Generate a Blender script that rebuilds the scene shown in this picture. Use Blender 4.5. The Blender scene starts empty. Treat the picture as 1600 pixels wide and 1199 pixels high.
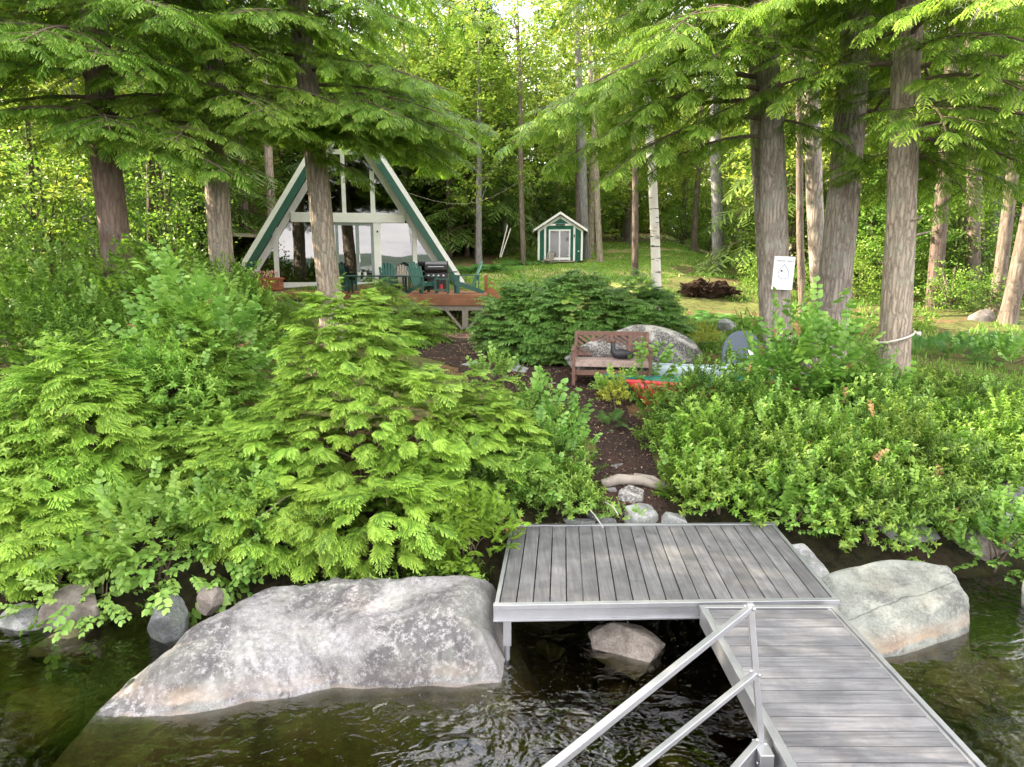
import bpy, math, random
import numpy as np
from mathutils import Vector, Matrix, noise as mnoise
R = math.radians
sc = bpy.context.scene
COL = sc.collection
# ------------------------------------------------------------------ camera
CAMZ = 3.64
PITCH = R(10.0)
cam = bpy.data.cameras.new('camera')
cam.lens = 24.0
cam.sensor_width = 36.0
cam.clip_start = 0.05
cam.clip_end = 3000
cam_o = bpy.data.objects.new('camera', cam)
COL.objects.link(cam_o)
cam_o.location = (0, 0, CAMZ)
cam_o.rotation_euler = (R(90) - PITCH, 0, 0)
sc.camera = cam_o
# ------------------------------------------------------------------ world and sun
SUN_ELEV, SUN_AZ = 33.0, -80.0        # azimuth measured from +Y (into the picture) towards +X
w = bpy.data.worlds.new("World")
sc.world = w
w.use_nodes = True
nt = w.node_tree
nt.nodes.clear()
N = nt.nodes.new
out = N('ShaderNodeOutputWorld')
bg = N('ShaderNodeBackground')
bg.inputs[1].default_value = 0.15
sky = N('ShaderNodeTexSky')
sky.sky_type = 'NISHITA'
sky.sun_disc = False
sky.sun_elevation = R(SUN_ELEV)
sky.sun_rotation = R(SUN_AZ)
sky.air_density = 1.0
sky.dust_density = 1.5
tc = N('ShaderNodeTexCoord')
sep = N('ShaderNodeSeparateXYZ')
nt.links.new(tc.outputs['Generated'], sep.inputs[0])
mp = N('ShaderNodeMapping')
mp.inputs['Scale'].default_value = (1.0, 1.0, 4.5)
nt.links.new(tc.outputs['Generated'], mp.inputs[0])
cn = N('ShaderNodeTexNoise')
cn.inputs['Scale'].default_value = 2.2
cn.inputs['Detail'].default_value = 9
cn.inputs['Roughness'].default_value = 0.6
nt.links.new(mp.outputs[0], cn.inputs['Vector'])
cr = N('ShaderNodeValToRGB')
cr.color_ramp.elements[0].position = 0.33
cr.color_ramp.elements[1].position = 0.52
nt.links.new(cn.outputs[0], cr.inputs[0])
cc = N('ShaderNodeValToRGB')
cc.color_ramp.elements[0].position = 0.40
cc.color_ramp.elements[0].color = (0.56, 0.56, 0.62, 1)
cc.color_ramp.elements[1].position = 0.62
cc.color_ramp.elements[1].color = (1.0, 0.94, 0.86, 1)
nt.links.new(cn.outputs[0], cc.inputs[0])
vm = N('ShaderNodeVectorMath')
vm.operation = 'SCALE'
vm.inputs['Scale'].default_value = 8.0
nt.links.new(cc.outputs[0], vm.inputs[0])
mx = N('ShaderNodeMix')
mx.data_type = 'RGBA'
nt.links.new(cr.outputs[0], mx.inputs[0])
nt.links.new(sky.outputs[0], mx.inputs[6])
nt.links.new(vm.outputs[0], mx.inputs[7])
nt.links.new(mx.outputs[2], bg.inputs[0])
nt.links.new(bg.outputs[0], out.inputs[0])
sl = bpy.data.lights.new('sun', 'SUN')
sl.energy = 5.0
sl.angle = R(0.5)
sl.color = (1.0, 0.86, 0.66)
so = bpy.data.objects.new('sun', sl)
COL.objects.link(so)
sd = Vector((math.sin(R(SUN_AZ)) * math.cos(R(SUN_ELEV)), math.cos(R(SUN_AZ)) * math.cos(R(SUN_ELEV)), math.sin(R(SUN_ELEV))))
so.rotation_euler = sd.to_track_quat('Z', 'Y').to_euler()
so.location = (-30, 30, 40)
sc.view_settings.view_transform = 'Standard'
sc.view_settings.look = 'None'
sc.view_settings.gamma = 1
sc.view_settings.exposure = 2.45
sc.cycles.use_denoising = True
sc.cycles.max_bounces = 10
sc.cycles.diffuse_bounces = 6
sc.cycles.glossy_bounces = 3
sc.cycles.transmission_bounces = 6
sc.cycles.transparent_max_bounces = 10
sc.cycles.sample_clamp_indirect = 6
sc.cycles.caustics_reflective = False
sc.cycles.caustics_refractive = False
# ------------------------------------------------------------------ measuring helpers
F_ = 1600 * 24.0 / 36.0
cp, sp = math.cos(PITCH), math.sin(PITCH)
def ray(px, py):
    cx, cy = (px - 800) / F_, (599.5 - py) / F_
    return Vector((cx, cp + cy * sp, -sp + cy * cp))
def atY(px, py, Y):
    d = ray(px, py); t = Y / d.y
    return Vector((d.x * t, Y, CAMZ + d.z * t))
def atZ(px, py, z):
    d = ray(px, py); t = (z - CAMZ) / d.z
    return Vector((d.x * t, d.y * t, z))
def sstep(a, b, x):
    t = np.clip((x - a) / (b - a), 0, 1)
    return t * t * (3 - 2 * t)
def nz(x, y, s=1.0, seed=0.0):      # cheap smooth noise, vectorised, about -1..1
    x = np.asarray(x, float) * s; y = np.asarray(y, float) * s
    r = 0; a = 1; t = 0
    for k in range(4):
        f = 1.9 ** k
        r = r + a * (np.sin(x * f * 1.3 + 1.7 * np.sin(y * f * .9 + k + seed) + seed * 1.3 + k * 2.1) * np.cos(y * f * 1.17 + 1.3 * np.sin(x * f * .8 + k * 1.7 + seed * .7) + k))
        t += a; a *= .55
    return r / t * 1.6
# ------------------------------------------------------------------ mesh helpers
ORG = {}
def link_mesh(name, V, F, mat, parent=None, tint=None, smooth=False, world=True, uv=None):
    V = np.asarray(V, dtype=np.float32)
    if parent is not None and world:
        V = V - np.asarray(ORG.get(parent.name, (0, 0, 0)), dtype=np.float32)
    me = bpy.data.meshes.new(name)
    if isinstance(F, np.ndarray):
        n, k = F.shape
        me.vertices.add(len(V)); me.vertices.foreach_set('co', V.ravel())
        me.loops.add(n * k); me.loops.foreach_set('vertex_index', F.astype(np.int32).ravel())
        me.polygons.add(n)
        me.polygons.foreach_set('loop_start', np.arange(0, n * k, k, dtype=np.int32))
        me.update(calc_edges=True)
    else:
        me.from_pydata([tuple(map(float, v)) for v in V], [], [tuple(f) for f in F])
        me.update()
    if tint is not None:
        a = me.attributes.new('tint', 'FLOAT', 'POINT')
        a.data.foreach_set('value', np.asarray(tint, dtype=np.float32))
    if smooth:
        me.polygons.foreach_set('use_smooth', np.ones(len(me.polygons), dtype=bool))
    me.validate()
    if mat is not None:
        me.materials.append(mat)
    o = bpy.data.objects.new(name, me)
    COL.objects.link(o)
    if parent is not None:
        o.parent = parent
        ORG[o.name] = ORG.get(parent.name, (0, 0, 0)) if world else (0, 0, 0)
    return o
def tag(o, label=None, cat=None, group=None, kind=None):
    if label: o['label'] = label
    if cat: o['category'] = cat
    if group: o['group'] = group
    if kind: o['kind'] = kind
    return o
def thing(name, label, cat, loc=(0, 0, 0), rz=0, group=None, world=True):
    o = bpy.data.objects.new(name, None)
    COL.objects.link(o)
    o.empty_display_size = 0.2
    o.location = loc; o.rotation_euler = (0, 0, rz)
    ORG[o.name] = tuple(loc) if world else (0, 0, 0)
    return tag(o, label, cat, group)
def copy_tree(o, parent=None):
    c = o.copy(); COL.objects.link(c); c.parent = parent
    for ch in o.children: copy_tree(ch, c)
    return c
def strct(name, V, F, mat, **k):
    return tag(link_mesh(name, V, F, mat, **k), kind='structure')
class MB:
    def __init__(s): s.V = []; s.F = []; s.T = []
    def add(s, V, F, t=0.5):
        b = len(s.V)
        s.V += [tuple(v) for v in V]; s.F += [tuple(i + b for i in f) for f in F]; s.T += [t] * len(V)
        return s
    def box(s, c, d, m=None, t=0.5):
        c = Vector(c); x, y, z = [k / 2 for k in d]
        P = [Vector((i * x, j * y, k * z)) for i in (-1, 1) for j in (-1, 1) for k in (-1, 1)]
        if m is not None: P = [m @ p for p in P]
        return s.add([p + c for p in P], [(0, 1, 3, 2), (4, 6, 7, 5), (0, 4, 5, 1), (2, 3, 7, 6), (0, 2, 6, 4), (1, 5, 7, 3)], t)
    def beam(s, a, b, wd, ht, up=(0, 0, 1), t=0.5):
        a, b = Vector(a), Vector(b); d = (b - a).normalized()
        u = Vector(up); sd_ = d.cross(u)
        if sd_.length < 1e-4: sd_ = d.cross(Vector((1, 0, 0)))
        sd_.normalize(); u = sd_.cross(d)
        P = []
        for q in (a, b):
            for i, j in ((-1, -1), (1, -1), (1, 1), (-1, 1)):
                P.append(q + sd_ * (i * wd / 2) + u * (j * ht / 2))
        return s.add(P, [(0, 1, 2, 3), (7, 6, 5, 4), (0, 4, 5, 1), (1, 5, 6, 2), (2, 6, 7, 3), (3, 7, 4, 0)], t)
    def tube(s, pts, rad, n=8, t=0.5, cap=True):
        pts = [Vector(p) for p in pts]
        if not hasattr(rad, '__len__'): rad = [rad] * len(pts)
        b = []; prev = None
        for i, p in enumerate(pts):
            d = (pts[min(i + 1, len(pts) - 1)] - pts[max(i - 1, 0)])
            if d.length < 1e-6: d = Vector((0, 0, 1))
            d.normalize()
            if prev is None:
                u = d.cross(Vector((0, 1, 0.1)))
                if u.length < .1: u = d.cross(Vector((1, 0, 0)))
            else: u = prev - d * prev.dot(d)
            u.normalize(); prev = u; v = d.cross(u)
            b += [p + (u * math.cos(2 * math.pi * k / n) + v * math.sin(2 * math.pi * k / n)) * rad[i] for k in range(n)]
        F = []
        for i in range(len(pts) - 1):
            for k in range(n):
                F.append((i * n + k, i * n + (k + 1) % n, (i + 1) * n + (k + 1) % n, (i + 1) * n + k))
        if cap:
            F.append(tuple(range(n))[::-1]); F.append(tuple((len(pts) - 1) * n + k for k in range(n)))
        return s.add(b, F, t)
    def prism(s, poly, a, t=0.5):       # poly: closed 3D outline, a: extrusion vector
        n = len(poly); a = Vector(a)
        P = [Vector(p) for p in poly]; Q = [p + a for p in P]
        return s.add(P + Q, [tuple(range(n))[::-1], tuple(range(n, 2 * n))] + [(i, (i + 1) % n, n + (i + 1) % n, n + i) for i in range(n)], t)
    def build(s, name, mat, parent=None, smooth=False, world=True, bevel=0):
        o = link_mesh(name, s.V, s.F, mat, parent, tint=s.T, smooth=smooth, world=world)
        if bevel:
            m = o.modifiers.new('bevel', 'BEVEL'); m.width = bevel; m.segments = 2; m.limit_method = 'ANGLE'
        return o
# ------------------------------------------------------------------ materials
def mat_new(name):
    m = bpy.data.materials.new(name); m.use_nodes = True
    m.node_tree.nodes.clear()
    return m, m.node_tree
class NT:
    def __init__(s, name):
        s.m, s.t = mat_new(name)
        s.out = s.n('ShaderNodeOutputMaterial')
    def n(s, ty, **k):
        o = s.t.nodes.new(ty)
        for a, b in k.items(): setattr(o, a, b)
        return o
    def l(s, a, b): s.t.links.new(a, b)
    def coord(s, scale=(1, 1, 1), kind='Object'):
        t = s.n('ShaderNodeTexCoord'); mp = s.n('ShaderNodeMapping')
        mp.inputs['Scale'].default_value = scale
        s.l(t.outputs[kind], mp.inputs[0]); return mp.outputs[0]
    def noise(s, vec, scale, detail=6, rough=.6, dist=0):
        o = s.n('ShaderNodeTexNoise'); o.inputs['Scale'].default_value = scale
        o.inputs['Detail'].default_value = detail; o.inputs['Roughness'].default_value = rough
        o.inputs['Distortion'].default_value = dist
        if vec is not None: s.l(vec, o.inputs['Vector'])
        return o.outputs[0]
    def vor(s, vec, scale, feat='F1'):
        o = s.n('ShaderNodeTexVoronoi', feature=feat); o.inputs['Scale'].default_value = scale
        s.l(vec, o.inputs['Vector']); return o.outputs[0]
    def ramp(s, fac, stops):
        o = s.n('ShaderNodeValToRGB'); e = o.color_ramp.elements
        while len(e) < len(stops): e.new(0.5)
        for q, (p, c) in zip(e, stops):
            q.position = p
            q.color = (c, c, c, 1) if not hasattr(c, '__len__') else (*c, 1)
        s.l(fac, o.inputs[0]); return o.outputs[0]
    def mix(s, fac, a, b, mode='MIX'):
        o = s.n('ShaderNodeMix', data_type='RGBA', blend_type=mode)
        for i, v in ((0, fac), (6, a), (7, b)):
            if isinstance(v, (int, float)): o.inputs[i].default_value = v
            elif isinstance(v, tuple): o.inputs[i].default_value = (*v, 1)
            else: s.l(v, o.inputs[i])
        return o.outputs[2]
    def math(s, op, a, b=None, clamp=False):
        o = s.n('ShaderNodeMath', operation=op, use_clamp=clamp)
        for i, v in ((0, a), (1, b)):
            if v is None: continue
            if isinstance(v, (int, float)): o.inputs[i].default_value = v
            else: s.l(v, o.inputs[i])
        return o.outputs[0]
    def attr(s, name='tint'):
        return s.n('ShaderNodeAttribute', attribute_name=name).outputs['Fac']
    def bump(s, h, strength=.5, dist=.02):
        o = s.n('ShaderNodeBump'); o.inputs['Strength'].default_value = strength; o.inputs['Distance'].default_value = dist
        s.l(h, o.inputs['Height']); return o.outputs[0]
    def pbr(s, col, rough=.6, normal=None, metal=0, spec=.5):
        o = s.n('ShaderNodeBsdfPrincipled')
        for k, v in (('Base Color', col), ('Roughness', rough), ('Metallic', metal), ('Specular IOR Level', spec)):
            i = o.inputs[k]
            if isinstance(v, tuple): i.default_value = (*v, 1)
            elif isinstance(v, (int, float)): i.default_value = v
            else: s.l(v, i)
        if normal is not None: s.l(normal, o.inputs['Normal'])
        return o.outputs[0]
    def done(s, sh): s.l(sh, s.out.inputs[0]); return s.m
def m_plain(name, c, rough=.6, var=.12, metal=0, sc_=6, spec=.5, bump=.15):
    t = NT(name); v = t.coord()
    n = t.noise(v, sc_, 8)
    col = t.mix(t.ramp(n, [(.3, 0.0), (.75, 1.0)]), tuple(k * (1 - var) for k in c), tuple(min(1, k * (1 + var)) for k in c))
    return t.done(t.pbr(col, rough, t.bump(t.noise(v, sc_ * 12, 4), bump, .003), metal, spec))
def m_leaf(name, dark, mid, light, trans=.38, rough=.45, hue=.12, warm=0.0):
    t = NT(name)
    a = t.attr()
    oi = t.n('ShaderNodeObjectInfo')
    c = t.ramp(a, [(0, dark), (.5, mid), (1, light)])
    v = t.coord((1, 1, 1), 'Object')
    n = t.noise(v, 1.3, 3)
    hs = t.n('ShaderNodeHueSaturation')
    t.l(c, hs.inputs['Color'])
    rn = t.math('ADD', t.math('MULTIPLY', oi.outputs['Random'], hue * .16), t.math('MULTIPLY', n, hue * .3))
    t.l(t.math('ADD', rn, .5 - hue * .28), hs.inputs['Hue'])
    t.l(t.math('ADD', t.math('MULTIPLY', n, .8), .62), hs.inputs['Value'])
    base = hs.outputs[0]
    p = t.pbr(base, rough, None, 0, .35)
    tr = t.n('ShaderNodeBsdfTranslucent')
    t.l(t.mix(.35, base, (0.5, 0.62, 0.10), 'SOFT_LIGHT'), tr.inputs[0])
    m = t.n('ShaderNodeMixShader'); m.inputs[0].default_value = trans
    t.l(p, m.inputs[1]); t.l(tr.outputs[0], m.inputs[2])
    return t.done(m.outputs[0])
def m_bark(name, c1, c2, lichen=(.32, .36, .28), la=.35, ridge=9, depth=.03):
    t = NT(name); v = t.coord((1, 1, .13)); v2 = t.coord()
    wob = t.noise(v2, 3, 3)
    vv = t.n('ShaderNodeVectorMath', operation='ADD'); t.l(v, vv.inputs[0])
    w3 = t.n('ShaderNodeVectorMath', operation='SCALE'); t.l(wob, w3.inputs[0]); w3.inputs['Scale'].default_value = .12
    t.l(w3.outputs[0], vv.inputs[1])
    e = t.vor(vv.outputs[0], ridge, 'DISTANCE_TO_EDGE')
    n = t.noise(vv.outputs[0], ridge * 2.2, 8, .65)
    fine = t.noise(t.coord((1, 1, .35)), ridge * 7, 6, .7)
    h = t.math('ADD', t.math('MULTIPLY', t.ramp(e, [(0, 0.0), (.30, 1.0)]), .32), t.math('ADD', t.math('MULTIPLY', n, .75), t.math('MULTIPLY', fine, .35)))
    c = t.mix(t.ramp(h, [(.42, 0.0), (.92, 1.0)]), c1, c2)
    li = t.math('MULTIPLY', t.ramp(t.noise(v2, 2.3, 7, .7), [(.5, 0.0), (.62, 1.0)]), la)
    c = t.mix(li, c, lichen)
    return t.done(t.pbr(c, .9, t.bump(h, .9, depth), 0, .2))
def m_birch(name):
    t = NT(name); v = t.coord((1, 1, 7)); v2 = t.coord()
    b = t.noise(v, 2.2, 5, .6, .4)
    d = t.ramp(b, [(.60, 0.0), (.645, 1.0)])
    big = t.ramp(t.noise(t.coord((1, 1, 2.2)), 1.8, 4), [(.64, 0.0), (.68, 1.0)])
    f = t.math('MAXIMUM', d, big)
    c0 = t.ramp(t.noise(v2, 2.5, 5), [(.3, (.62, .55, .47)), (.7, (.78, .74, .68))])
    c = t.mix(f, c0, (.09, .075, .065))
    return t.done(t.pbr(c, .6, t.bump(b, .4, .006), 0, .3))
def m_rock(name, base, light, dark, lichen=None, la=.0, sc_=1.0, band=False, crust=0.0, crack=None, algae=True):
    t = NT(name)
    g = t.n('ShaderNodeNewGeometry'); pos = g.outputs['Position']
    n1 = t.noise(pos, 1.6 * sc_, 9, .68, .3); n2 = t.noise(pos, 24 * sc_, 6, .75); n3 = t.noise(pos, 90 * sc_, 3, .7)
    c = t.ramp(n1, [(.32, dark), (.46, base), (.60, light)])
    c = t.mix(t.math('MULTIPLY', t.ramp(n2, [(.40, 1.0), (.56, 0.0)]), .55), c, tuple(k * .45 for k in base))
    c = t.mix(t.math('MULTIPLY', t.ramp(n3, [(.55, 0.0), (.64, 1.0)]), .4), c, tuple(min(1, k * 1.5) for k in light))
    if crust:       # dark crustose lichen in patches of their own shape
        p = t.ramp(t.noise(pos, 1.15 * sc_, 4, .6, .8), [(.64 - .24 * crust, 0.0), (.70 - .24 * crust, 1.0)])
        q = t.ramp(t.noise(pos, 19 * sc_, 7, .8), [(.43, 0.0), (.5, 1.0)])
        c = t.mix(t.math('MULTIPLY', t.math('MULTIPLY', p, q), crust), c, (.055, .05, .052))
    if lichen:
        p = t.ramp(t.noise(pos, 2.1 * sc_, 6, .7, .3), [(.46, 0.0), (.58, 1.0)])
        c = t.mix(t.math('MULTIPLY', p, la), c, lichen)
    sepz = t.n('ShaderNodeSeparateXYZ'); t.l(pos, sepz.inputs[0])
    wav = t.math('ADD', sepz.outputs[2], t.math('MULTIPLY', t.noise(pos, 2.5, 5), -.16))
    if band:
        b1 = t.ramp(t.math('ADD', wav, .12), [(.0, 1.0), (.035, .9), (.055, 0.0)])   # fresh water stain
        c = t.mix(t.math('MULTIPLY', b1, .7), c, (.17, .14, .115))
        b2 = t.ramp(t.math('ADD', wav, .10), [(.06, 0.0), (.09, 1.0), (.15, .7), (.22, 0.0)])
        rust = t.ramp(t.noise(pos, 1.1, 4), [(.42, (.36, .24, .15)), (.6, (.42, .39, .35))])
        c = t.mix(t.math('MULTIPLY', t.math('MULTIPLY', b2, t.ramp(t.noise(pos, .8, 4), [(.42, .1), (.6, 1.0)])), .55), c, rust)
    if algae:
        under = t.ramp(t.math('ADD', sepz.outputs[2], .12), [(.07, 1.0), (.12, 0.0)])
        alg = t.ramp(t.noise(pos, 3.5, 5), [(.35, (.03, .028, .010)), (.65, (.10, .09, .032))])
        c = t.mix(t.math('MULTIPLY', under, .9), c, alg)
    if crack:
        ck = t.math('ABSOLUTE', t.math('ADD', t.math('SUBTRACT', t.math('MULTIPLY', sepz.outputs[0], crack[0]), sepz.outputs[1]), t.math('ADD', t.math('MULTIPLY', t.noise(pos, 3, 4), .12), crack[1])))
        c = t.mix(t.ramp(ck, [(.001, .65), (.008, 0.0)]), c, (.02, .02, .018))
    h = t.math('ADD', t.math('MULTIPLY', n1, 1.0), t.math('MULTIPLY', n2, .25))
    return t.done(t.pbr(c, .85, t.bump(h, .7, .05), 0, .25))
def m_plank(name, c1, c2, c3, axis='Y', rough=.75):
    t = NT(name)
    s_ = {'Y': (9, .55, 9), 'X': (.55, 9, 9)}[axis]
    g = t.n('ShaderNodeTexCoord')
    off = t.math('MULTIPLY', t.attr(), 37.0)
    cb = t.n('ShaderNodeCombineXYZ'); t.l(off, cb.inputs[0 if axis == 'Y' else 1]); t.l(off, cb.inputs[2])
    ad = t.n('ShaderNodeVectorMath', operation='ADD'); t.l(g.outputs['Object'], ad.inputs[0]); t.l(cb.outputs[0], ad.inputs[1])
    mp = t.n('ShaderNodeMapping'); mp.inputs['Scale'].default_value = s_; t.l(ad.outputs[0], mp.inputs[0])
    n = t.noise(mp.outputs[0], 3.2, 9, .7, .6); m_ = t.noise(ad.outputs[0], 2.6, 6, .6, .4)
    c = t.ramp(n, [(.30, c1), (.52, c2), (.75, c3)])
    c = t.mix(t.ramp(m_, [(.38, .55), (.6, 0.0)]), c, tuple(k * .62 for k in c1))
    per = t.math('ADD', t.math('MULTIPLY', t.math('FRACT', t.math('MULTIPLY', t.attr(), 7.31)), .30), .85)
    hs = t.n('ShaderNodeHueSaturation'); t.l(c, hs.inputs['Color']); t.l(per, hs.inputs['Value'])
    kn = t.n('ShaderNodeMapping'); kn.inputs['Scale'].default_value = (1, .4, 1) if axis == 'Y' else (.4, 1, 1); t.l(ad.outputs[0], kn.inputs[0])
    k = t.ramp(t.vor(kn.outputs[0], 3.4), [(.0, 1.0), (.045, .8), (.075, 0.0)])
    c = t.mix(t.math('MULTIPLY', k, .75), hs.outputs[0], (.035, .03, .03))
    sp_ = t.ramp(t.noise(ad.outputs[0], 26, 5, .8), [(.67, 0.0), (.72, 1.0)])
    c = t.mix(t.math('MULTIPLY', sp_, .5), c, (.62, .62, .6))
    return t.done(t.pbr(c, rough, t.bump(n, .5, .006), 0, .3))
M = {}
M['alu'] = m_plain('aluminium', (.38, .385, .405), .42, .12, .75, 5)
M['dock_dark'] = m_plank('dark weathered planks', (.08, .079, .08), (.13, .129, .13), (.185, .183, .185), 'Y')
M['dock_light'] = m_plank('pale weathered planks', (.085, .085, .09), (.15, .149, .155), (.225, .223, .23), 'X')
M['white'] = m_plain('white trim', (.78, .77, .75), .55, .06)
M['green'] = m_plain('dark green paint', (.012, .075, .05), .5, .2)
M['soffit'] = m_plain('soffit green', (.01, .04, .028), .6, .2)
M['chair'] = m_plain('green chair', (.018, .095, .075), .5, .15)
M['shed'] = m_plank('shed boards', (.008, .085, .052), (.012, .115, .07), (.02, .15, .09), 'Y', .6)
M['roof'] = m_plain('brown roof', (.19, .115, .085), .85, .3, 0, 14)
M['deckwood'] = m_plank('deck wood', (.2, .085, .045), (.3, .135, .075), (.4, .2, .12), 'X')
M['greywood'] = m_plain('grey post wood', (.3, .26, .22), .8, .25, 0, 9)
M['bench'] = m_plain('bench wood', (.14, .072, .052), .7, .35, 0, 14)
M['benchseat'] = m_plain('bench seat wood', (.3, .22, .19), .7, .3, 0, 14)
M['black'] = m_plain('black metal', (.012, .012, .013), .32, .2)
M['steel'] = m_plain('steel', (.55, .55, .55), .3, .1, .9)
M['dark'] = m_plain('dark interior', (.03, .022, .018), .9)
M['curtain'] = m_plain('curtain', (.3, .3, .27), .9, .15)
M['doorframe'] = m_plain('grey door frame', (.22, .26, .25), .5, .1)
M['red'] = m_plain('red plastic', (.58, .05, .06), .4, .1)
M['teal'] = m_plain('teal plastic', (.01, .2, .15), .4, .1)
M['paleblue'] = m_plain('pale blue plastic', (.52, .63, .68), .4, .08)
M['slate'] = m_plain('slate board', (.085, .11, .15), .5, .1)
M['sign'] = m_plain('sign white', (.8, .8, .8), .4, .03)
M['ink'] = m_plain('sign ink', (.02, .02, .025), .6, .05)
M['blueink'] = m_plain('sign blue', (.08, .09, .32), .6, .05)
M['rope'] = m_plain('rope', (.62, .58, .52), .9, .15, 0, 40)
M['loon'] = m_plain('carved dark wood', (.02, .02, .024), .55, .3)
M['loonhead'] = m_plain('carved brown wood', (.1, .045, .03), .55, .3)
M['orangewood'] = m_plain('orange wood', (.34, .12, .055), .65, .25, 0, 12)
M['flower'] = m_plain('pink flowers', (.75, .42, .38), .7, .2)
M['cup'] = m_plain('white cup', (.78, .76, .72), .4, .05)
def m_glass():
    t = NT('window glass')
    g = t.n('ShaderNodeBsdfGlossy'); g.inputs['Roughness'].default_value = .015; g.inputs[0].default_value = (.18, .18, .185, 1)
    t.l(t.bump(t.noise(t.coord(), .9, 2), .05, .02), g.inputs['Normal'])
    tr = t.n('ShaderNodeBsdfTransparent'); tr.inputs[0].default_value = (.75, .8, .78, 1)
    m = t.n('ShaderNodeMixShader'); m.inputs[0].default_value = .72
    t.l(tr.outputs[0], m.inputs[1]); t.l(g.outputs[0], m.inputs[2])
    return t.done(m.outputs[0])
M['glass'] = m_glass()
M['bark_dark'] = m_bark('dark bark', (.05, .035, .03), (.17, .12, .10), (.2, .2, .16), .3)
M['bark_plum'] = m_bark('smooth plum bark', (.10, .07, .058), (.23, .16, .13), (.2, .18, .16), .35, 14, .012)
M['bark_grey'] = m_bark('grey ridged bark', (.13, .105, .09), (.48, .405, .35), (.33, .35, .29), .4, 14, .03)
M['bark_warm'] = m_bark('warm bark', (.13, .10, .078), (.50, .41, .33), (.3, .32, .25), .35, 15, .03)
M['bark_far'] = m_bark('far bark', (.075, .058, .046), (.2, .155, .125), (.22, .22, .18), .3)
M['bark_pale'] = m_bark('pale bark', (.13, .12, .115), (.3, .29, .29), (.25, .26, .22), .3, 12, .01)
M['birch'] = m_birch('birch bark')
M['twig'] = m_plain('twigs', (.13, .09, .065), .8, .3)
M['deadtwig'] = m_plain('bare grey twigs', (.36, .34, .31), .8, .2)
M['hem_hi'] = m_leaf('hemlock new growth', (.04, .09, .016), (.13, .28, .03), (.37, .60, .09), .34)
M['hem'] = m_leaf('hemlock needles', (.05, .12, .02), (.155, .30, .04), (.36, .53, .08), .45)
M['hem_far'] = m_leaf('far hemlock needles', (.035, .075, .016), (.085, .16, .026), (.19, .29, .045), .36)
M['yew'] = m_leaf('yew needles', (.03, .08, .02), (.10, .23, .045), (.25, .44, .10), .3)
M['round'] = m_leaf('round leaves', (.07, .15, .03), (.16, .33, .06), (.34, .54, .13), .38, .38)
M['small'] = m_leaf('small leaves', (.04, .10, .017), (.115, .235, .033), (.29, .45, .075), .36, .4)
M['bright'] = m_leaf('bright leaves', (.07, .17, .02), (.17, .35, .04), (.36, .56, .10), .4)
M['maple'] = m_leaf('maple leaves', (.08, .18, .02), (.18, .35, .035), (.36, .54, .07), .42)
M['fern'] = m_leaf('fern', (.04, .11, .03), (.08, .21, .05), (.16, .32, .07), .35)
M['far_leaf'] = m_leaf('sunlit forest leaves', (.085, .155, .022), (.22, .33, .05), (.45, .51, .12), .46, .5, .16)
M['under'] = m_leaf('undergrowth', (.06, .14, .022), (.15, .29, .045), (.33, .46, .10), .42, .5, .16)
M['autumn'] = m_leaf('pinkish new leaves', (.35, .18, .09), (.5, .28, .15), (.6, .38, .2), .3)
M['yellow'] = m_leaf('yellow green', (.2, .26, .03), (.36, .42, .05), (.5, .55, .09), .4)
M['root'] = m_plain('peat and roots', (.03, .018, .012), .95, .5, 0, 10, .1, .9)
M['rock_big'] = m_rock('pale granite', (.19, .18, .18), (.315, .305, .31), (.08, .075, .078), (.30, .32, .27), .25, .8, True, .8)
M['rock_right'] = m_rock('lichened granite', (.16, .165, .145), (.26, .27, .24), (.085, .09, .08), (.28, .30, .26), .4, 1.3, True, .5, crack=(.30, 5.12))
M['rock_grey'] = m_rock('grey boulder', (.24, .24, .25), (.42, .42, .43), (.12, .12, .13), (.25, .29, .2), .3, 2.0, False, .5)
M['rock_spot'] = m_rock('speckled boulder', (.40, .38, .35), (.52, .50, .46), (.30, .29, .27), None, 0, 1.6, False, .85)
M['rock_dark'] = m_rock('wet dark boulder', (.09, .095, .1), (.2, .21, .21), (.04, .04, .045), (.12, .15, .08), .3, 2.0)
M['rock_brown'] = m_rock('brown boulder', (.17, .145, .125), (.30, .265, .235), (.09, .075, .065), None, 0, 2.5, False, .2)
M['rock_sub'] = m_rock('submerged stone', (.12, .11, .06), (.2, .19, .09), (.06, .055, .025), None, 0, 2.0)
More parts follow.
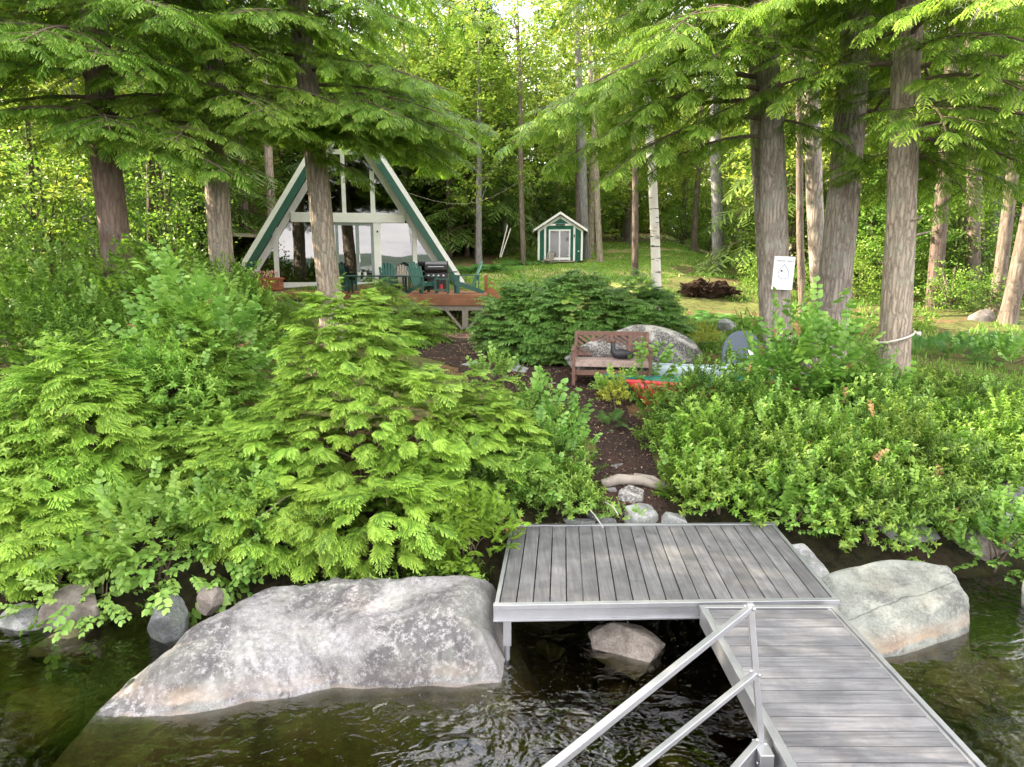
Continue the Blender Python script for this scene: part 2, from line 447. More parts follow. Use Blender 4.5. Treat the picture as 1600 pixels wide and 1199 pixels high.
# ------------------------------------------------------------------ terrain
PY = np.array([-900, -60, -10, 0, 4, 6, 7, 7.5, 8, 9.5, 10.8, 12.7, 16, 18, 20.5, 23, 25, 30, 35, 40, 46, 60, 100, 160, 320])
PZ = np.array([-6, -5, -2.6, -1.7, -1.0, -.55, 0, .36, .58, 1.0, 1.25, 1.45, 1.65, 1.75, 2.0, 2.65, 2.95, 3.4, 3.62, 4.15, 4.8, 6.0, 9, 13, 20])
def shore(x):
    return 7.0 + np.interp(x, [-40, -12, -6, -3.5, -2.6, 0, 1, 3, 4.5, 6, 12, 40], [-.6, -.5, -.35, -.25, -.35, -.3, .25, .3, .3, .65, .65, .5])
def G(x, y):
    x = np.asarray(x, float); y = np.asarray(y, float)
    k = np.exp(-np.clip(y - 8, 0, 50) / 6)
    z = np.interp(y - (shore(x) - 7) * k, PY, PZ)
    # right side lies flatter beyond the big trunks
    rt = sstep(4.5, 9, x - (y - 14) * .18) * sstep(12, 22, y)
    zr = np.interp(y, [8, 11, 14, 20, 30, 45, 60, 100, 160, 320], [.58, 1.5, 1.95, 2.25, 2.85, 3.6, 4.6, 7, 11, 18])
    z = z * (1 - rt) + zr * rt
    lt = sstep(-8, -13, x) * sstep(9, 16, y)
    z = z - lt * .3 * sstep(60, 25, y)
    z = z - .40 * np.exp(-(((x + 3.0) / 3.2) ** 2 + ((y - 20.3) / 1.5) ** 2))
    z = z + .05 * nz(x, y, .9) * sstep(6.2, 9, y) + .12 * nz(x, y, .25, 3) * sstep(10, 18, y) * (1 - .7 * np.exp(-((x + 1) / 7) ** 2)) - .07 * nz(x, y, .8, 5) * sstep(6.5, 4, y)
    return z
PATHC = [(7.6, 1.55, .5), (8.2, 1.45, .48), (9.5, 1.6, .38), (10.8, 1.45, .6), (11.8, 1.15, .95), (12.9, .6, 1.3), (14.2, -.1, 1.3), (15.6, -.9, 1.5), (17, -1.7, 1.6), (18.6, -2.6, 1.6), (19.8, -2.8, 1.6)]
def path_mask(x, y):
    ys = [p[0] for p in PATHC]
    cx = np.interp(y, ys, [p[1] for p in PATHC]); hw = np.interp(y, ys, [p[2] for p in PATHC])
    d = np.abs(x - cx) - hw - .16 * nz(x, y, 2.3, 2)
    return (d < 0) & (y > 7.5) & (y < 19.9)
def lawn_mask(x, y):
    xl = np.interp(y, [19.5, 21.5, 23, 27, 34, 40, 50], [0.2, -1.2, -1.6, -2.2, -1, 0, 2])
    xr = np.interp(y, [19.5, 23, 27, 34, 40, 50], [2.2, 3.5, 6.2, 9.0, 12.5, 15])
    j = .5 * nz(x, y, .7, 4)
    return (x > xl + j) & (x < xr + j) & (y > 20.2 + j) & (y < 49)
def axis(a, b, s, far0, far1, g=1.16):
    v = list(np.arange(a, b + 1e-6, s)); st = s
    while v[-1] < far1: st *= g; v.append(v[-1] + st)
    st = s
    while v[0] > far0: st *= g; v.insert(0, v[0] - st)
    return np.array(v)
gx = axis(-9, 11, .11, -500, 500); gy = axis(4.0, 20, .11, -880, 420)
X, Y = np.meshgrid(gx, gy)
Z = G(X, Y)
nxg, nyg = len(gx), len(gy)
V = np.stack([X.ravel(), Y.ravel(), Z.ravel()], 1)
ii = (np.arange(nyg - 1)[:, None] * nxg + np.arange(nxg - 1)[None]).ravel()
Q = np.stack([ii, ii + 1, ii + 1 + nxg, ii + nxg], 1)
qc = V[Q].mean(1)
pm = path_mask(qc[:, 0], qc[:, 1])
lm = lawn_mask(qc[:, 0], qc[:, 1])
def m_ground():
    t = NT('forest floor'); g = t.n('ShaderNodeNewGeometry'); pos = g.outputs['Position']
    a = t.noise(pos, .55, 6, .6, .4); b = t.noise(pos, 7, 8, .75); c = t.noise(pos, 40, 5, .8)
    col = t.ramp(a, [(.30, (.10, .065, .035)), (.40, (.17, .10, .05)), (.48, (.085, .11, .03)), (.66, (.13, .16, .035))])
    col = t.mix(t.math('MULTIPLY', t.ramp(c, [(.5, 0.0), (.62, 1.0)]), .6), col, (.30, .19, .10))
    col = t.mix(t.math('MULTIPLY', t.ramp(b, [(.4, 1.0), (.55, 0.0)]), .6), col, (.03, .022, .015))
    s = t.n('ShaderNodeSeparateXYZ'); t.l(pos, s.inputs[0])
    mud = t.ramp(t.math('ADD', s.outputs[2], .5), [(.46, 1.0), (.58, 0.0)])
    mc = t.ramp(t.noise(pos, 1.7, 6, .65), [(.35, (.016, .013, .006)), (.55, (.035, .032, .010)), (.7, (.085, .078, .022))])
    wet = t.ramp(t.math('MULTIPLY', s.outputs[2], .5), [(.28, 1.0), (.42, 0.0)])  # soil turns darker low on the bank, fading out higher up
    col = t.mix(t.math('MULTIPLY', wet, .85), col, t.ramp(b, [(.4, (.006, .005, .004)), (.65, (.028, .02, .014))]))
    col = t.mix(mud, col, mc)
    return t.done(t.pbr(col, .95, t.bump(t.math('ADD', b, c), .8, .03), 0, .15))
def m_mulch():
    t = NT('dark bark mulch'); g = t.n('ShaderNodeNewGeometry'); pos = g.outputs['Position']
    b = t.noise(pos, 22, 8, .8); c = t.vor(pos, 38); d = t.noise(pos, 2.2, 4)
    col = t.ramp(b, [(.35, (.014, .01, .009)), (.5, (.045, .03, .025)), (.68, (.115, .075, .06))])
    col = t.mix(t.ramp(d, [(.45, 0.0), (.7, .45)]), col, (.10, .05, .035))
    col = t.mix(t.ramp(t.noise(pos, 60, 3, .8), [(.68, 0.0), (.72, .7)]), col, (.28, .22, .17))
    return t.done(t.pbr(col, .95, t.bump(t.math('ADD', b, c), 1.0, .03), 0, .15))
def m_lawn():
    t = NT('lawn'); g = t.n('ShaderNodeNewGeometry'); pos = g.outputs['Position']
    a = t.noise(pos, .45, 5, .6, .5); b = t.noise(pos, 9, 8, .8)
    col = t.ramp(b, [(.3, (.05, .10, .015)), (.5, (.11, .19, .025)), (.72, (.2, .29, .05))])
    col = t.mix(t.ramp(a, [(.47, 0.0), (.60, .85)]), col, (.36, .28, .14))
    return t.done(t.pbr(col, .9, t.bump(b, .8, .04), 0, .15))
def sub(name, mask, dz, mat):
    q = Q[mask]; u, inv = np.unique(q.ravel(), return_inverse=True)
    v = V[u].copy(); v[:, 2] += dz
    return strct(name, v, inv.reshape(-1, 4), mat, smooth=True)
strct('ground', V, Q, m_ground(), smooth=True)
sub('path', pm, .014, m_mulch())
sub('lawn', lm & ~pm, .012, m_lawn())
# water: a closed body, clear brown, absorbing with depth
def m_water():
    t = NT('lake water')
    v = t.coord((1, 1.25, 1))
    n1 = t.noise(v, 2.1, 3, .55, .7); n2 = t.noise(t.coord((1, 1.4, 1)), 7.5, 2, .5, .5)
    calm = t.ramp(t.noise(t.coord(), .3, 2), [(.40, .22), (.60, 1.0)])
    h = t.math('MULTIPLY', t.math('ADD', n1, t.math('MULTIPLY', n2, .22)), calm)
    bp = t.bump(h, 1.0, .075)
    fr = t.n('ShaderNodeFresnel'); fr.inputs[0].default_value = 1.34; t.l(bp, fr.inputs['Normal'])
    fac = t.math('ADD', t.math('MULTIPLY', fr.outputs[0], 2.0), .01, True)
    g = t.n('ShaderNodeBsdfGlossy'); g.inputs['Roughness'].default_value = .03; t.l(bp, g.inputs['Normal'])
    g.inputs[0].default_value = (1, 1, 1, 1)
    tr = t.n('ShaderNodeBsdfTransparent'); tr.inputs[0].default_value = (.93, .95, .9, 1)
    m = t.n('ShaderNodeMixShader'); t.l(fac, m.inputs[0]); t.l(tr.outputs[0], m.inputs[1]); t.l(g.outputs[0], m.inputs[2])
    ab = t.n('ShaderNodeVolumeAbsorption'); ab.inputs[0].default_value = (.52, .40, .13, 1); ab.inputs[1].default_value = 2.1
    t.l(ab.outputs[0], t.out.inputs['Volume'])
    return t.done(m.outputs[0])
WX = 700
strct('water', [(-WX, -900, 0), (WX, -900, 0), (WX, 12, 0), (-WX, 12, 0), (-WX, -900, -8), (WX, -900, -8), (WX, 12, -8), (-WX, 12, -8)],
      [(0, 1, 2, 3), (7, 6, 5, 4), (0, 4, 5, 1), (1, 5, 6, 2), (2, 6, 7, 3), (3, 7, 4, 0)], m_water())
# hills on the far shore, behind the camera: seen in the cottage windows
hx = np.linspace(-900, 900, 61); hy = np.linspace(-1250, -860, 14)
HX, HY = np.meshgrid(hx, hy)
hh = (17 + 14 * nz(HX, HY * 0, .006, 2) + 2 * nz(HX, HY, .03, 1)) * np.sin(np.clip((-HY - 860) / 390, 0, 1) * np.pi * .62) - 4
i2 = (np.arange(13)[:, None] * 61 + np.arange(60)[None]).ravel()
strct('hills', np.stack([HX.ravel(), HY.ravel(), hh.ravel()], 1), np.stack([i2, i2 + 1, i2 + 62, i2 + 61], 1), m_plain('wooded hills', (.06, .10, .07), .9, .3, 0, .05), smooth=True)
# ------------------------------------------------------------------ rocks
_ico = {}
def ico(sub_):
    if sub_ not in _ico:
        import bmesh
        b = bmesh.new(); bmesh.ops.create_icosphere(b, subdivisions=sub_, radius=1)
        _ico[sub_] = (np.array([v.co[:] for v in b.verts]), np.array([[v.index for v in f.verts] for f in b.faces])); b.free()
    return _ico[sub_]
def boulder(name, label, loc, size, mat, seed=0, cuts=9, rz=0, sub_=5, rough=.05, group=None, tilt=(0, 0), cat='boulder', planes=()):
    rs = np.random.RandomState(seed); V0, F0 = ico(sub_); v = V0.copy()
    for n, d in planes:
        n = np.array(n, float); n /= np.linalg.norm(n); over = np.clip(v @ n - d, 0, None); v = v - n[None] * (over * .95)[:, None]
    for k in range(cuts):
        n = rs.normal(size=3); n /= np.linalg.norm(n); d = rs.uniform(.42, .78)
        s = v @ n; over = np.clip(s - d, 0, None); v = v - n[None] * (over * .92)[:, None]
    d = np.array([mnoise.fractal(Vector(p) * 1.6 + Vector((seed, 0, 0)), .8, 2.1, 5) for p in v])
    v = v * (1 + rough * d)[:, None]
    v = v / np.abs(v).max(0)[None]
    v = v * (np.array(size) / 2)
    m = np.array(Matrix.Rotation(rz, 3, 'Z') @ Matrix.Rotation(tilt[0], 3, 'X') @ Matrix.Rotation(tilt[1], 3, 'Y'))
    v = v @ m.T
    o = link_mesh(name, v, F0, mat, smooth=True)
    o.location = loc
    return tag(o, label, cat, group)
# the long pale rock at the water's edge
poly = [(-3.42, 4.98), (-2.9, 5.02), (-1.6, 5.30), (-.1, 5.46), (-.06, 6.75), (-1.8, 6.8), (-2.6, 6.6), (-3.1, 6.0), (-3.42, 5.5)]
def poly_dist(x, y, P):
    P = np.array(P); d = np.full(x.shape, 1e9); ins = np.zeros(x.shape, bool); n = len(P)
    for i in range(n):
        a, b = P[i], P[(i + 1) % n]; e = b - a
        t = np.clip(((x - a[0]) * e[0] + (y - a[1]) * e[1]) / (e @ e), 0, 1)
        d = np.minimum(d, np.hypot(x - a[0] - t * e[0], y - a[1] - t * e[1]))
        c = ((a[1] > y) != (b[1] > y)) & (x < (b[0] - a[0]) * (y - a[1]) / (b[1] - a[1] + 1e-12) + a[0])
        ins ^= c
    return np.where(ins, d, -d)
rx = np.linspace(-4.1, .35, 170); ry = np.linspace(4.3, 7.6, 130)
RX, RY = np.meshgrid(rx, ry)
wx = RX + .05 * nz(RX, RY, 2.1, 1); wy = RY + .06 * nz(RX, RY, 1.9, 7)
D = poly_dist(wx, wy, poly)
top = .27 + .24 * (wy - 5.45) + .07 * (wx + 2.2) + .15 * np.exp(-((wx + 2.9) / .5) ** 2 - ((wy - 5.6) / .6) ** 2) + .05 * nz(wx, wy, 1.1, 3) + .02 * nz(wx, wy, 4.5, 8)
top = np.minimum(top, .56) * sstep(-3.9, -2.3, wx) ** .6
zin = top * (1 - np.exp(-(np.clip(D, 0, 9) / .15) ** 1.3))
zout = np.clip(D, -9, 0) * 1.3
zz = np.where(D > 0, zin, zout); zz = np.maximum(zz, -1.0) + .008 * nz(RX, RY, 12, 3) + .016 * nz(RX, RY, 5, 1) * (D > .02) + .004 * nz(RX, RY, 26, 6) * (D > .02) - .015 * np.exp(-((wy - .18 * wx - 6.1 + .05 * nz(RX, RY, 3, 2)) / .03) ** 2) * (D > .02)
i3 = (np.arange(129)[:, None] * 170 + np.arange(169)[None]).ravel()
o = link_mesh('shore_rock', np.stack([RX.ravel(), RY.ravel(), zz.ravel()], 1), np.stack([i3, i3 + 1, i3 + 171, i3 + 170], 1), M['rock_big'], smooth=True)
tag(o, 'long pale granite rock sloping into the lake left of the dock', 'rock')
boulder('shore_boulder', 'big pale green boulder with a crack beside the walkway dock', (4.0, 6.42, -.02), (2.1, 1.4, 1.08), M['rock_right'], 12, 4, R(4), rough=.07, planes=(((-.12, -.38, .92), .50), ((.1, -.92, .35), .66), ((.85, -.25, .42), .66), ((-.8, -.1, .5), .75), ((.5, -.6, .6), .72)))
boulder('shore_boulder', 'low blue grey boulder tucked against the dock platform corner', (3.35, 7.3, .16), (.8, .7, .62), M['rock_grey'], 4, 7)
boulder('shore_boulder', 'half sunken brown boulder under the dock platform', (1.12, 6.0, -.06), (.85, .5, .56), M['rock_brown'], 8, 10, R(-15), rough=.09, tilt=(0, R(14)))
p = atZ(100, 985, .05); boulder('shore_boulder', 'pale boulder at the far left waterline under leaves', (p.x, p.y + .25, .1), (.75, .5, .5), M['rock_brown'], 5, 8)
p = atZ(20, 990, .0); boulder('shore_boulder', 'low grey boulder at the left edge of the photo by the water', (p.x, p.y + .25, .0), (.6, .5, .4), M['rock_grey'], 15, 8)
p = atZ(245, 1000, .05); boulder('shore_boulder', 'dark wet boulder left of the long pale rock', (p.x, p.y + .2, .12), (.42, .45, .6), M['rock_dark'], 6, 8)
p = atZ(322, 950, .3); boulder('shore_boulder', 'small brown stone behind the left end of the pale rock', (p.x, p.y + .1, .32), (.26, .25, .3), M['rock_brown'], 7, 8)
boulder('shore_ledge', 'mauve grey ledge under the olive shrubs behind the cracked boulder', (4.75, 8.05, .16), (1.9, .8, .85), M['rock_grey'], 27, 10, cat='ledge')
p = atY(1500, 850, 8.2); boulder('shore_ledge', 'broad pale ledge under the shrubs at the right shore', (p.x + .2, 8.75, .35), (2.9, 1.5, 1.15), M['rock_grey'], 21, 8, cat='ledge')
p = atY(1440, 900, 7.7); boulder('shore_ledge', 'low pinkish ledge below the pale ledge at the right', (p.x + .35, 8.0, .12), (2.3, .8, .8), M['rock_brown'], 22, 9, cat='ledge')
boulder('shore_boulder', 'grey boulder rising from the water at the right edge', (6.0, 6.85, .1), (1.0, .9, 1.1), M['rock_grey'], 23, 8)
for k, (px, py, s, lab) in enumerate([
        (985, 772, (.42, .34, .3), 'triangular white stone in the path above the dock'),
        (1003, 812, (.58, .4, .5), 'pointed grey stone behind the middle of the dock'),
        (1055, 812, (.42, .4, .5), 'grey stone right of the pointed stone behind the dock'),
        (942, 812, (.45, .35, .34), 'flat grey stone left of the pointed stone behind the dock'),
        (905, 818, (.5, .35, .3), 'mossy brown stone at the back left of the dock'),
        (955, 760, (.16, .16, .12), 'small round pale stone beside the log'),
        (963, 727, (.26, .16, .08), 'flat white stone lying above the log'),
        (938, 604, (.17, .15, .16), 'small grey stone in front of the bench'),
        (805, 577, (.85, .4, .2), 'flat slab at the left of the path'),
        (745, 568, (.9, .5, .22), 'long flat slab at the bend of the path'),
        (860, 655, (.3, .2, .14), 'pale stone half hidden at the left path edge'),
        (868, 596, (.3, .14, .06), 'thin pale stone lying on the mulch')]):
    g_ = next((atZ(px, py, z_) for z_ in np.arange(.2, 2.2, .03) if z_ >= float(G(atZ(px, py, z_).x, atZ(px, py, z_).y)) ), atZ(px, py, 1.4))
    boulder('path_stone', lab, (g_.x, g_.y, float(G(g_.x, g_.y)) + s[2] * .0), s, M['rock_grey' if k not in (0, 6, 10) else 'rock_spot'], 30 + k, 8, R(37 * k), 4, .07, cat='stone', planes=(((.1, -.2, 1), .35), ((.2, -1, .3), .6), ((-1, .1, .3), .6), ((1, -.3, .2), .65)))
boulder('boulder', 'large pale boulder with black lichen behind the bench', (2.12, 13.3, 1.74), (3.3, 1.4, 1.5), M['rock_spot'], 41, 6, R(4), rough=.04)
p = atY(1525, 500, 19.0); boulder('boulder', 'pointed brown boulder on the forest floor at the right', (p.x, 19, p.z - .1), (1.0, .8, .85), M['rock_brown'], 44, 9)
p = atY(1440, 514, 18.5); boulder('boulder', 'low pale stone in the moss left of the pointed brown boulder', (p.x, 18.5, p.z - .08), (.8, .4, .3), M['rock_spot'], 45, 8)
p = atY(1585, 505, 18.5); boulder('boulder', 'mossy boulder at the right edge beside the pointed boulder', (p.x, 18.5, p.z - .15), (1.1, .8, .6), M['rock_grey'], 46, 8)
p = atY(1350, 633, 11); boulder('boulder', 'low grey boulder under the round leaf shrub', (p.x, 11, p.z - .1), (.7, .4, .35), M['rock_grey'], 47, 8)
p = atY(1140, 502, 17.0); boulder('boulder', 'low grey stone between the birch and the sign tree', (p.x, 17.0, p.z - .1), (.6, .4, .35), M['rock_grey'], 48, 8)
# stones under water
rs = np.random.RandomState(5)
sub_spots = [(400, 1150, .9), (700, 1190, .8), (860, 1010, .7), (1000, 1080, .9), (900, 1130, .6), (250, 1120, .7), (60, 1130, .9), (1450, 1090, 1.0), (1560, 1060, .9), (1400, 1150, .7), (860, 1050, .35), (560, 1150, .8), (120, 1060, .8), (1040, 1170, .8), (330, 1190, .6), (1590, 1170, .8), (1150, 1100, .7)]
SUBL = ['sunken stone in front of the middle of the pale rock', 'sunken stone below the dock end of the pale rock', 'sunken stone just right of the front dock leg', 'sunken stone below the half sunken brown boulder', 'sunken stone in the rippled water between leg and handrail', 'sunken stone off the left tip of the pale rock', 'large sunken stone at the lower left of the photo', 'large sunken stone right of the walkway, below the cracked boulder', 'sunken stone at the right edge, above the lower corner', 'sunken stone beside the middle of the walkway', 'small pale sunken stone right of the dock leg', 'sunken stone at the bottom edge below the pale rock', 'sunken stone left of the pale rock near the bank', 'sunken stone between the two handrail bars', 'small sunken stone at the bottom edge, left part', 'sunken stone in the lower right corner', 'sunken stone close to the left side of the walkway']
for k, (px, py, s) in enumerate(sub_spots):
    p = atZ(px, py, -.5); zb = float(G(p.x, p.y))
    boulder('sunken_stone', SUBL[k], (p.x, p.y, zb + s * .12), (s, s * .8, s * .6), M['rock_sub'], 60 + k, 7, R(50 * k), 4, .05, group='stones under the water', cat='stone')
# ------------------------------------------------------------------ dock
DZ = .58
def dock():
    fl, fr, br, bl = atZ(780, 943, DZ), atZ(1300, 935, DZ), atZ(1205, 820.5, DZ), atZ(803, 823, DZ)
    t = thing('dock_platform', 'square dock platform of dark grey planks with aluminium edge', 'dock', (fl.x, fl.y, 0))
    n = 20; b = MB()
    def lerp(a, c, s): return a + (c - a) * s
    for i in range(n):
        s0, s1 = (i + .035) / n, (i + .965) / n
        P = [lerp(fl, fr, s0), lerp(fl, fr, s1), lerp(bl, br, s1), lerp(bl, br, s0)]
        P = [q + Vector((0, 0, .0025 * ((i * 7) % 3 - 1))) for q in P]
        b.prism([q - Vector((0, 0, .032)) for q in P], (0, 0, .032), (i * .37) % 1)
    b.build('planks', M['dock_dark'], t, bevel=.004)
    f = MB()
    d1 = (fr - fl).normalized(); d2 = (bl - fl).normalized(); up = Vector((0, 0, 1))
    for a, c, off in ((fl, fr, -d2), (bl, br, d2)):
        o_ = off * .03
        f.beam(a + o_ + up * -.012 - d1 * .05, c + o_ + up * -.012 + d1 * .05, .055, .045)
        f.beam(a + o_ * .7 + up * -.092 - d1 * .05, c + o_ * .7 + up * -.092 + d1 * .05, .035, .105)
        f.beam(a + o_ * 1.15 + up * -.142 - d1 * .05, c + o_ * 1.15 + up * -.142 + d1 * .05, .055, .02)
    for a, c, off in ((fl, bl, -d1), (fr, br, d1)):
        o_ = off * .022
        f.beam(a + o_ + up * -.012, c + o_ + up * -.012, .038, .04); f.beam(a + o_ + up * -.09, c + o_ + up * -.09, .03, .108)
    for s_ in (.25, .5, .75):
        f.beam(lerp(fl, fr, s_) - up * .085, lerp(bl, br, s_) - up * .085, .04, .09)
    f.build('frame', M['alu'], t, bevel=.003)
    for q in (fl + d1 * .07 + d2 * .04, fr - d1 * .05 + d2 * .05, bl + d1 * .07 - d2 * .05, br - d1 * .07 - d2 * .05):
        zb = float(G(q.x, q.y))
        m = MB(); m.box((q.x, q.y, DZ - .11 - .17), (.075, .075, .3)); m.tube([(q.x, q.y, DZ - .3), (q.x, q.y, min(zb - .05, .2))], .026, 12)
        m.box((q.x, q.y, min(zb, .2)), (.22, .22, .02))
        m.build('leg', M['alu'], t, bevel=.002)
    # walkway
    t2 = thing('dock_walkway', 'pale grey plank walkway running from the platform towards the camera', 'dock', (1.7, fl.y, 0))
    y1 = fl.y - .055; b = MB(); xl, xr = 1.725, 2.885
    k = 0; yy = y1 - .06
    while yy > -3.4:
        b.box(((xl + xr) / 2, yy - .071, DZ - .016 - .001 * (k % 3)), (xr - xl - .07, .139, .032), None, (k * .61) % 1)
        yy -= .1465; k += 1
    b.build('planks', M['dock_light'], t2, bevel=.004)
    f = MB()
    for x, s in ((xl, -1), (xr, 1)):
        f.box((x + s * .012, (y1 - 3.4) / 2, DZ - .004), (.038, y1 + 3.4, .034)); f.box((x - s * .028, (y1 - 3.4) / 2, DZ - .012), (.03, y1 + 3.4, .02)); f.box((x + s * .004, (y1 - 3.4) / 2, DZ - .10), (.03, y1 + 3.4, .15))
    f.box(((xl + xr) / 2, y1 - .018, DZ - .006), (xr - xl, .05, .036))
    yq = y1 - .6
    while yq > -3: f.box(((xl + xr) / 2, yq, DZ - .08), (xr - xl - .05, .04, .08)); yq -= 1.2
    f.build('frame', M['alu'], t2, bevel=.003)
    for x, y in ((xl + .05, 2.2), (xr - .05, 2.2), (xl + .05, -2.8), (xr - .05, -2.8)):
        m = MB(); m.tube([(x, y, DZ - .12), (x, y, float(G(x, y)))], .026, 12); m.build('leg', M['alu'], t2)
    # gangplank rails leading off to the left
    t3 = thing('handrail', 'aluminium handrail with two sloping bars at the left of the walkway', 'handrail', (1.6, 3.95, DZ))
    top = Vector((1.50, 3.99, 1.53)); bot = Vector((1.63, 3.98, DZ - .05)); d = Vector((-1.33, -1.38, 0)).normalized(); L = 3.0
    def bar(a, c, w_, nm): m = MB(); m.beam(a, c, w_ * .84, w_ * .84); return m.build(nm, M['alu'], t3, bevel=.004)
    bar(bot, top, .045, 'post'); bar(bot + d * L, top + d * L, .045, 'post')
    bar(top - Vector((0, 0, .03)) + d * .0, top + d * L - Vector((0, 0, .03)), .045, 'top_rail')
    mid = bot.lerp(top, .52); bar(mid, mid + Vector((-.87, -.80, 0)).normalized() * L, .042, 'lower_rail')
    m = MB(); q = bot + Vector((-.03, 0, -.03)); m.beam(q, q + d * L, .045, .14); m.box(q + Vector((.02, -.05, -.02)), (.09, .16, .17)); m.build('base_beam', M['alu'], t3, bevel=.004)
    dn = Vector((d.y, -d.x, 0))
    for q_ in (top - Vector((0, 0, .03)), mid, bot + Vector((0, 0, .03)), bot + Vector((-.02, -.08, -.03)), bot + d * .1 - Vector((0, 0, .05))):
        m = MB(); m.tube([q_ + dn * .02, q_ + dn * .036], .011, 6); m.tube([q_ - dn * .02, q_ - dn * .036], .011, 6); m.build('bolt', M['steel'], t3)
dock()
# ------------------------------------------------------------------ A-frame cottage
HY_, OV = 24.5, .55
FZ = 2.80                                    # floor level
def hp(px, py, dy=0.0): return atY(px, py, HY_ + dy)
def cottage():
    t = thing('a_frame_cottage', 'white trimmed A-frame cottage with green roof edges and tall lake windows', 'cottage', (hp(543, 432).x, HY_, FZ))
    A = hp(370, 432, -OV); B = hp(715, 432, -OV)
    cx = (A.x + B.x) / 2; half = (B.x - A.x) / 2
    za = hp(543, 146, -OV).z; slope = (za - A.z) / half
    y0, y1 = HY_ - OV, HY_ + 9.5
    zb = FZ - .25
    def rafter(off, z): return (za - z) / slope + off           # half width at height z
    def leg(s, o0, o1, ya, yb, zlo=zb):                          # slab between offsets along one slope
        return [(cx + s * rafter(o0, zlo), ya, zlo), (cx + s * max(0, rafter(o0, za + o0 * slope)), ya, za + o0 * slope), (cx, ya, za + o1 * slope), (cx + s * rafter(o1, zlo), ya, zlo)]
    roof = MB()
    for s in (-1, 1):
        roof.prism(leg(s, -.02, -.14, y0 + .03, 0), (0, y1 - y0, 0))
    roof.build('roof', M['roof'], t)
    so_ = MB()
    for s in (-1, 1): so_.prism(leg(s, -.145, -.19, y0 + .035, 0), (0, y1 - y0 - .02, 0))
    so_.build('soffit', M['soffit'], t)
    w_ = MB()
    for s in (-1, 1): w_.prism(leg(s, .03, -.155, y0, 0), (0, .028, 0))
    w_.build('barge_board', M['white'], t)
    g_ = MB()
    for s in (-1, 1): g_.prism(leg(s, -.157, -.42, y0 + .004, 0), (0, .06, 0))
    g_.build('rake_panel', M['green'], t)
    tr = MB()
    for s in (-1, 1): tr.prism(leg(s, -.38, -.62, HY_ - .06, 0, FZ - .05), (0, .05, 0))
    tr.build('rake_trim', M['white'], t)
    ins = .55
    zbeam0, zbeam1 = hp(540, 348).z, hp(540, 333).z
    ztop = za - .3
    # end wall frame members
    fr = MB()
    hb = rafter(-.6, (zbeam0 + zbeam1) / 2)
    fr.box((cx, HY_ - .045, (zbeam0 + zbeam1) / 2), (2 * hb, .10, zbeam1 - zbeam0))
    fr.build('cross_beam', M['white'], t, bevel=.006)
    zs0, zs1 = hp(465, 449).z, hp(465, 441).z
    m = MB(); m.box((cx, HY_ - .03, (zs0 + zs1) / 2), (2 * rafter(-.8, zs0), .13, zs1 - zs0)); m.build('sill', M['white'], t)
    m = MB(); m.box((cx, HY_ + .05, FZ - .25), (2 * rafter(-.7, FZ), .12, .4)); m.build('base_wall', M['orangewood'], t)
    def mull(px0, px1, za_, zb_, nm='mullion'):
        a = hp(px0, 400).x; b_ = hp(px1, 400).x
        m = MB(); m.box(((a + b_) / 2, HY_ - .03, (za_ + zb_) / 2), (b_ - a, .09, zb_ - za_)); m.build(nm, M['white'], t, bevel=.005)
    for a, b_ in ((433, 440), (494, 502), (584, 595), (644, 651)): mull(a, b_, zs1, zbeam0)
    upx = [(489, 495), (538, 544), (581, 588)]
    for a, b_ in upx:
        xm = hp((a + b_) / 2, 300).x; zt = za - slope * (abs(xm - cx) + .6)
        mull(a, b_, zbeam1, zt)
    xm1 = hp(541, 300).x
    zc = hp(541, 238).z
    m = MB(); m.box((cx, HY_ - .035, zc), (2 * rafter(-.62, zc), .08, .16)); m.build('collar_tie', M['white'], t)
    # panes
    def pane(P):
        P = [(x, HY_ + .015, z) for x, z in P]
        m = MB(); m.prism(P, (0, .012, 0)); m.build('window_pane', M['glass'], t)
    def X_(px): return hp(px, 400).x
    def xl(z): return cx - rafter(-.6, z)
    def xr(z): return cx + rafter(-.6, z)
    pane([(xl(zs1), zs1), (X_(436), zs1), (X_(436), zbeam0 - .02), (xl(zbeam0), zbeam0 - .02)])
    pane([(X_(437), zs1), (X_(498), zs1), (X_(498), zbeam0), (X_(437), zbeam0)])
    pane([(X_(590), zs1), (X_(647), zs1), (X_(647), zbeam0), (X_(590), zbeam0)])
    pane([(X_(648), zs1), (xr(zs1), zs1), (xr(zbeam0), zbeam0), (X_(648), zbeam0)])
    xs = [None] + [hp((a + b_) / 2, 300).x for a, b_ in upx] + [None]
    for i in range(4):
        a, b_ = xs[i], xs[i + 1]
        if a is None: pane([(xl(zbeam1), zbeam1), (b_, zbeam1), (b_, za - slope * (cx - b_ + .6)), ])
        elif b_ is None: pane([(a, zbeam1), (xr(zbeam1), zbeam1), (a, za - slope * (a - cx + .6))])
        else:
            P = [(a, zbeam1), (b_, zbeam1), (b_, za - slope * (abs(b_ - cx) + .6))]
            if a < cx < b_: P.append((cx, za - slope * .6))
            P.append((a, za - slope * (abs(a - cx) + .6))); pane(P)
    # sliding door
    xa, xb = X_(503), X_(584)
    zd0, zd1 = FZ, zbeam0 - .0
    m = MB(); c = M['doorframe']
    zt = hp(560, 350).z
    m.box(((xa + xb) / 2, HY_ - .01, zt + .0), (xb - xa, .09, .1))
    m.box(((xa + xb) / 2, HY_ - .01, zd0 + .07), (xb - xa, .09, .14))
    for x, wd in ((xa + .05, .1), (xb - .05, .1), ((xa + xb) / 2 + .35, .12), ((xa + xb) / 2 - .35, .09)): m.box((x, HY_ - .012, (zd0 + zt) / 2), (wd, .1, zt - zd0))
    d_ = m.build('sliding_door', c, t)
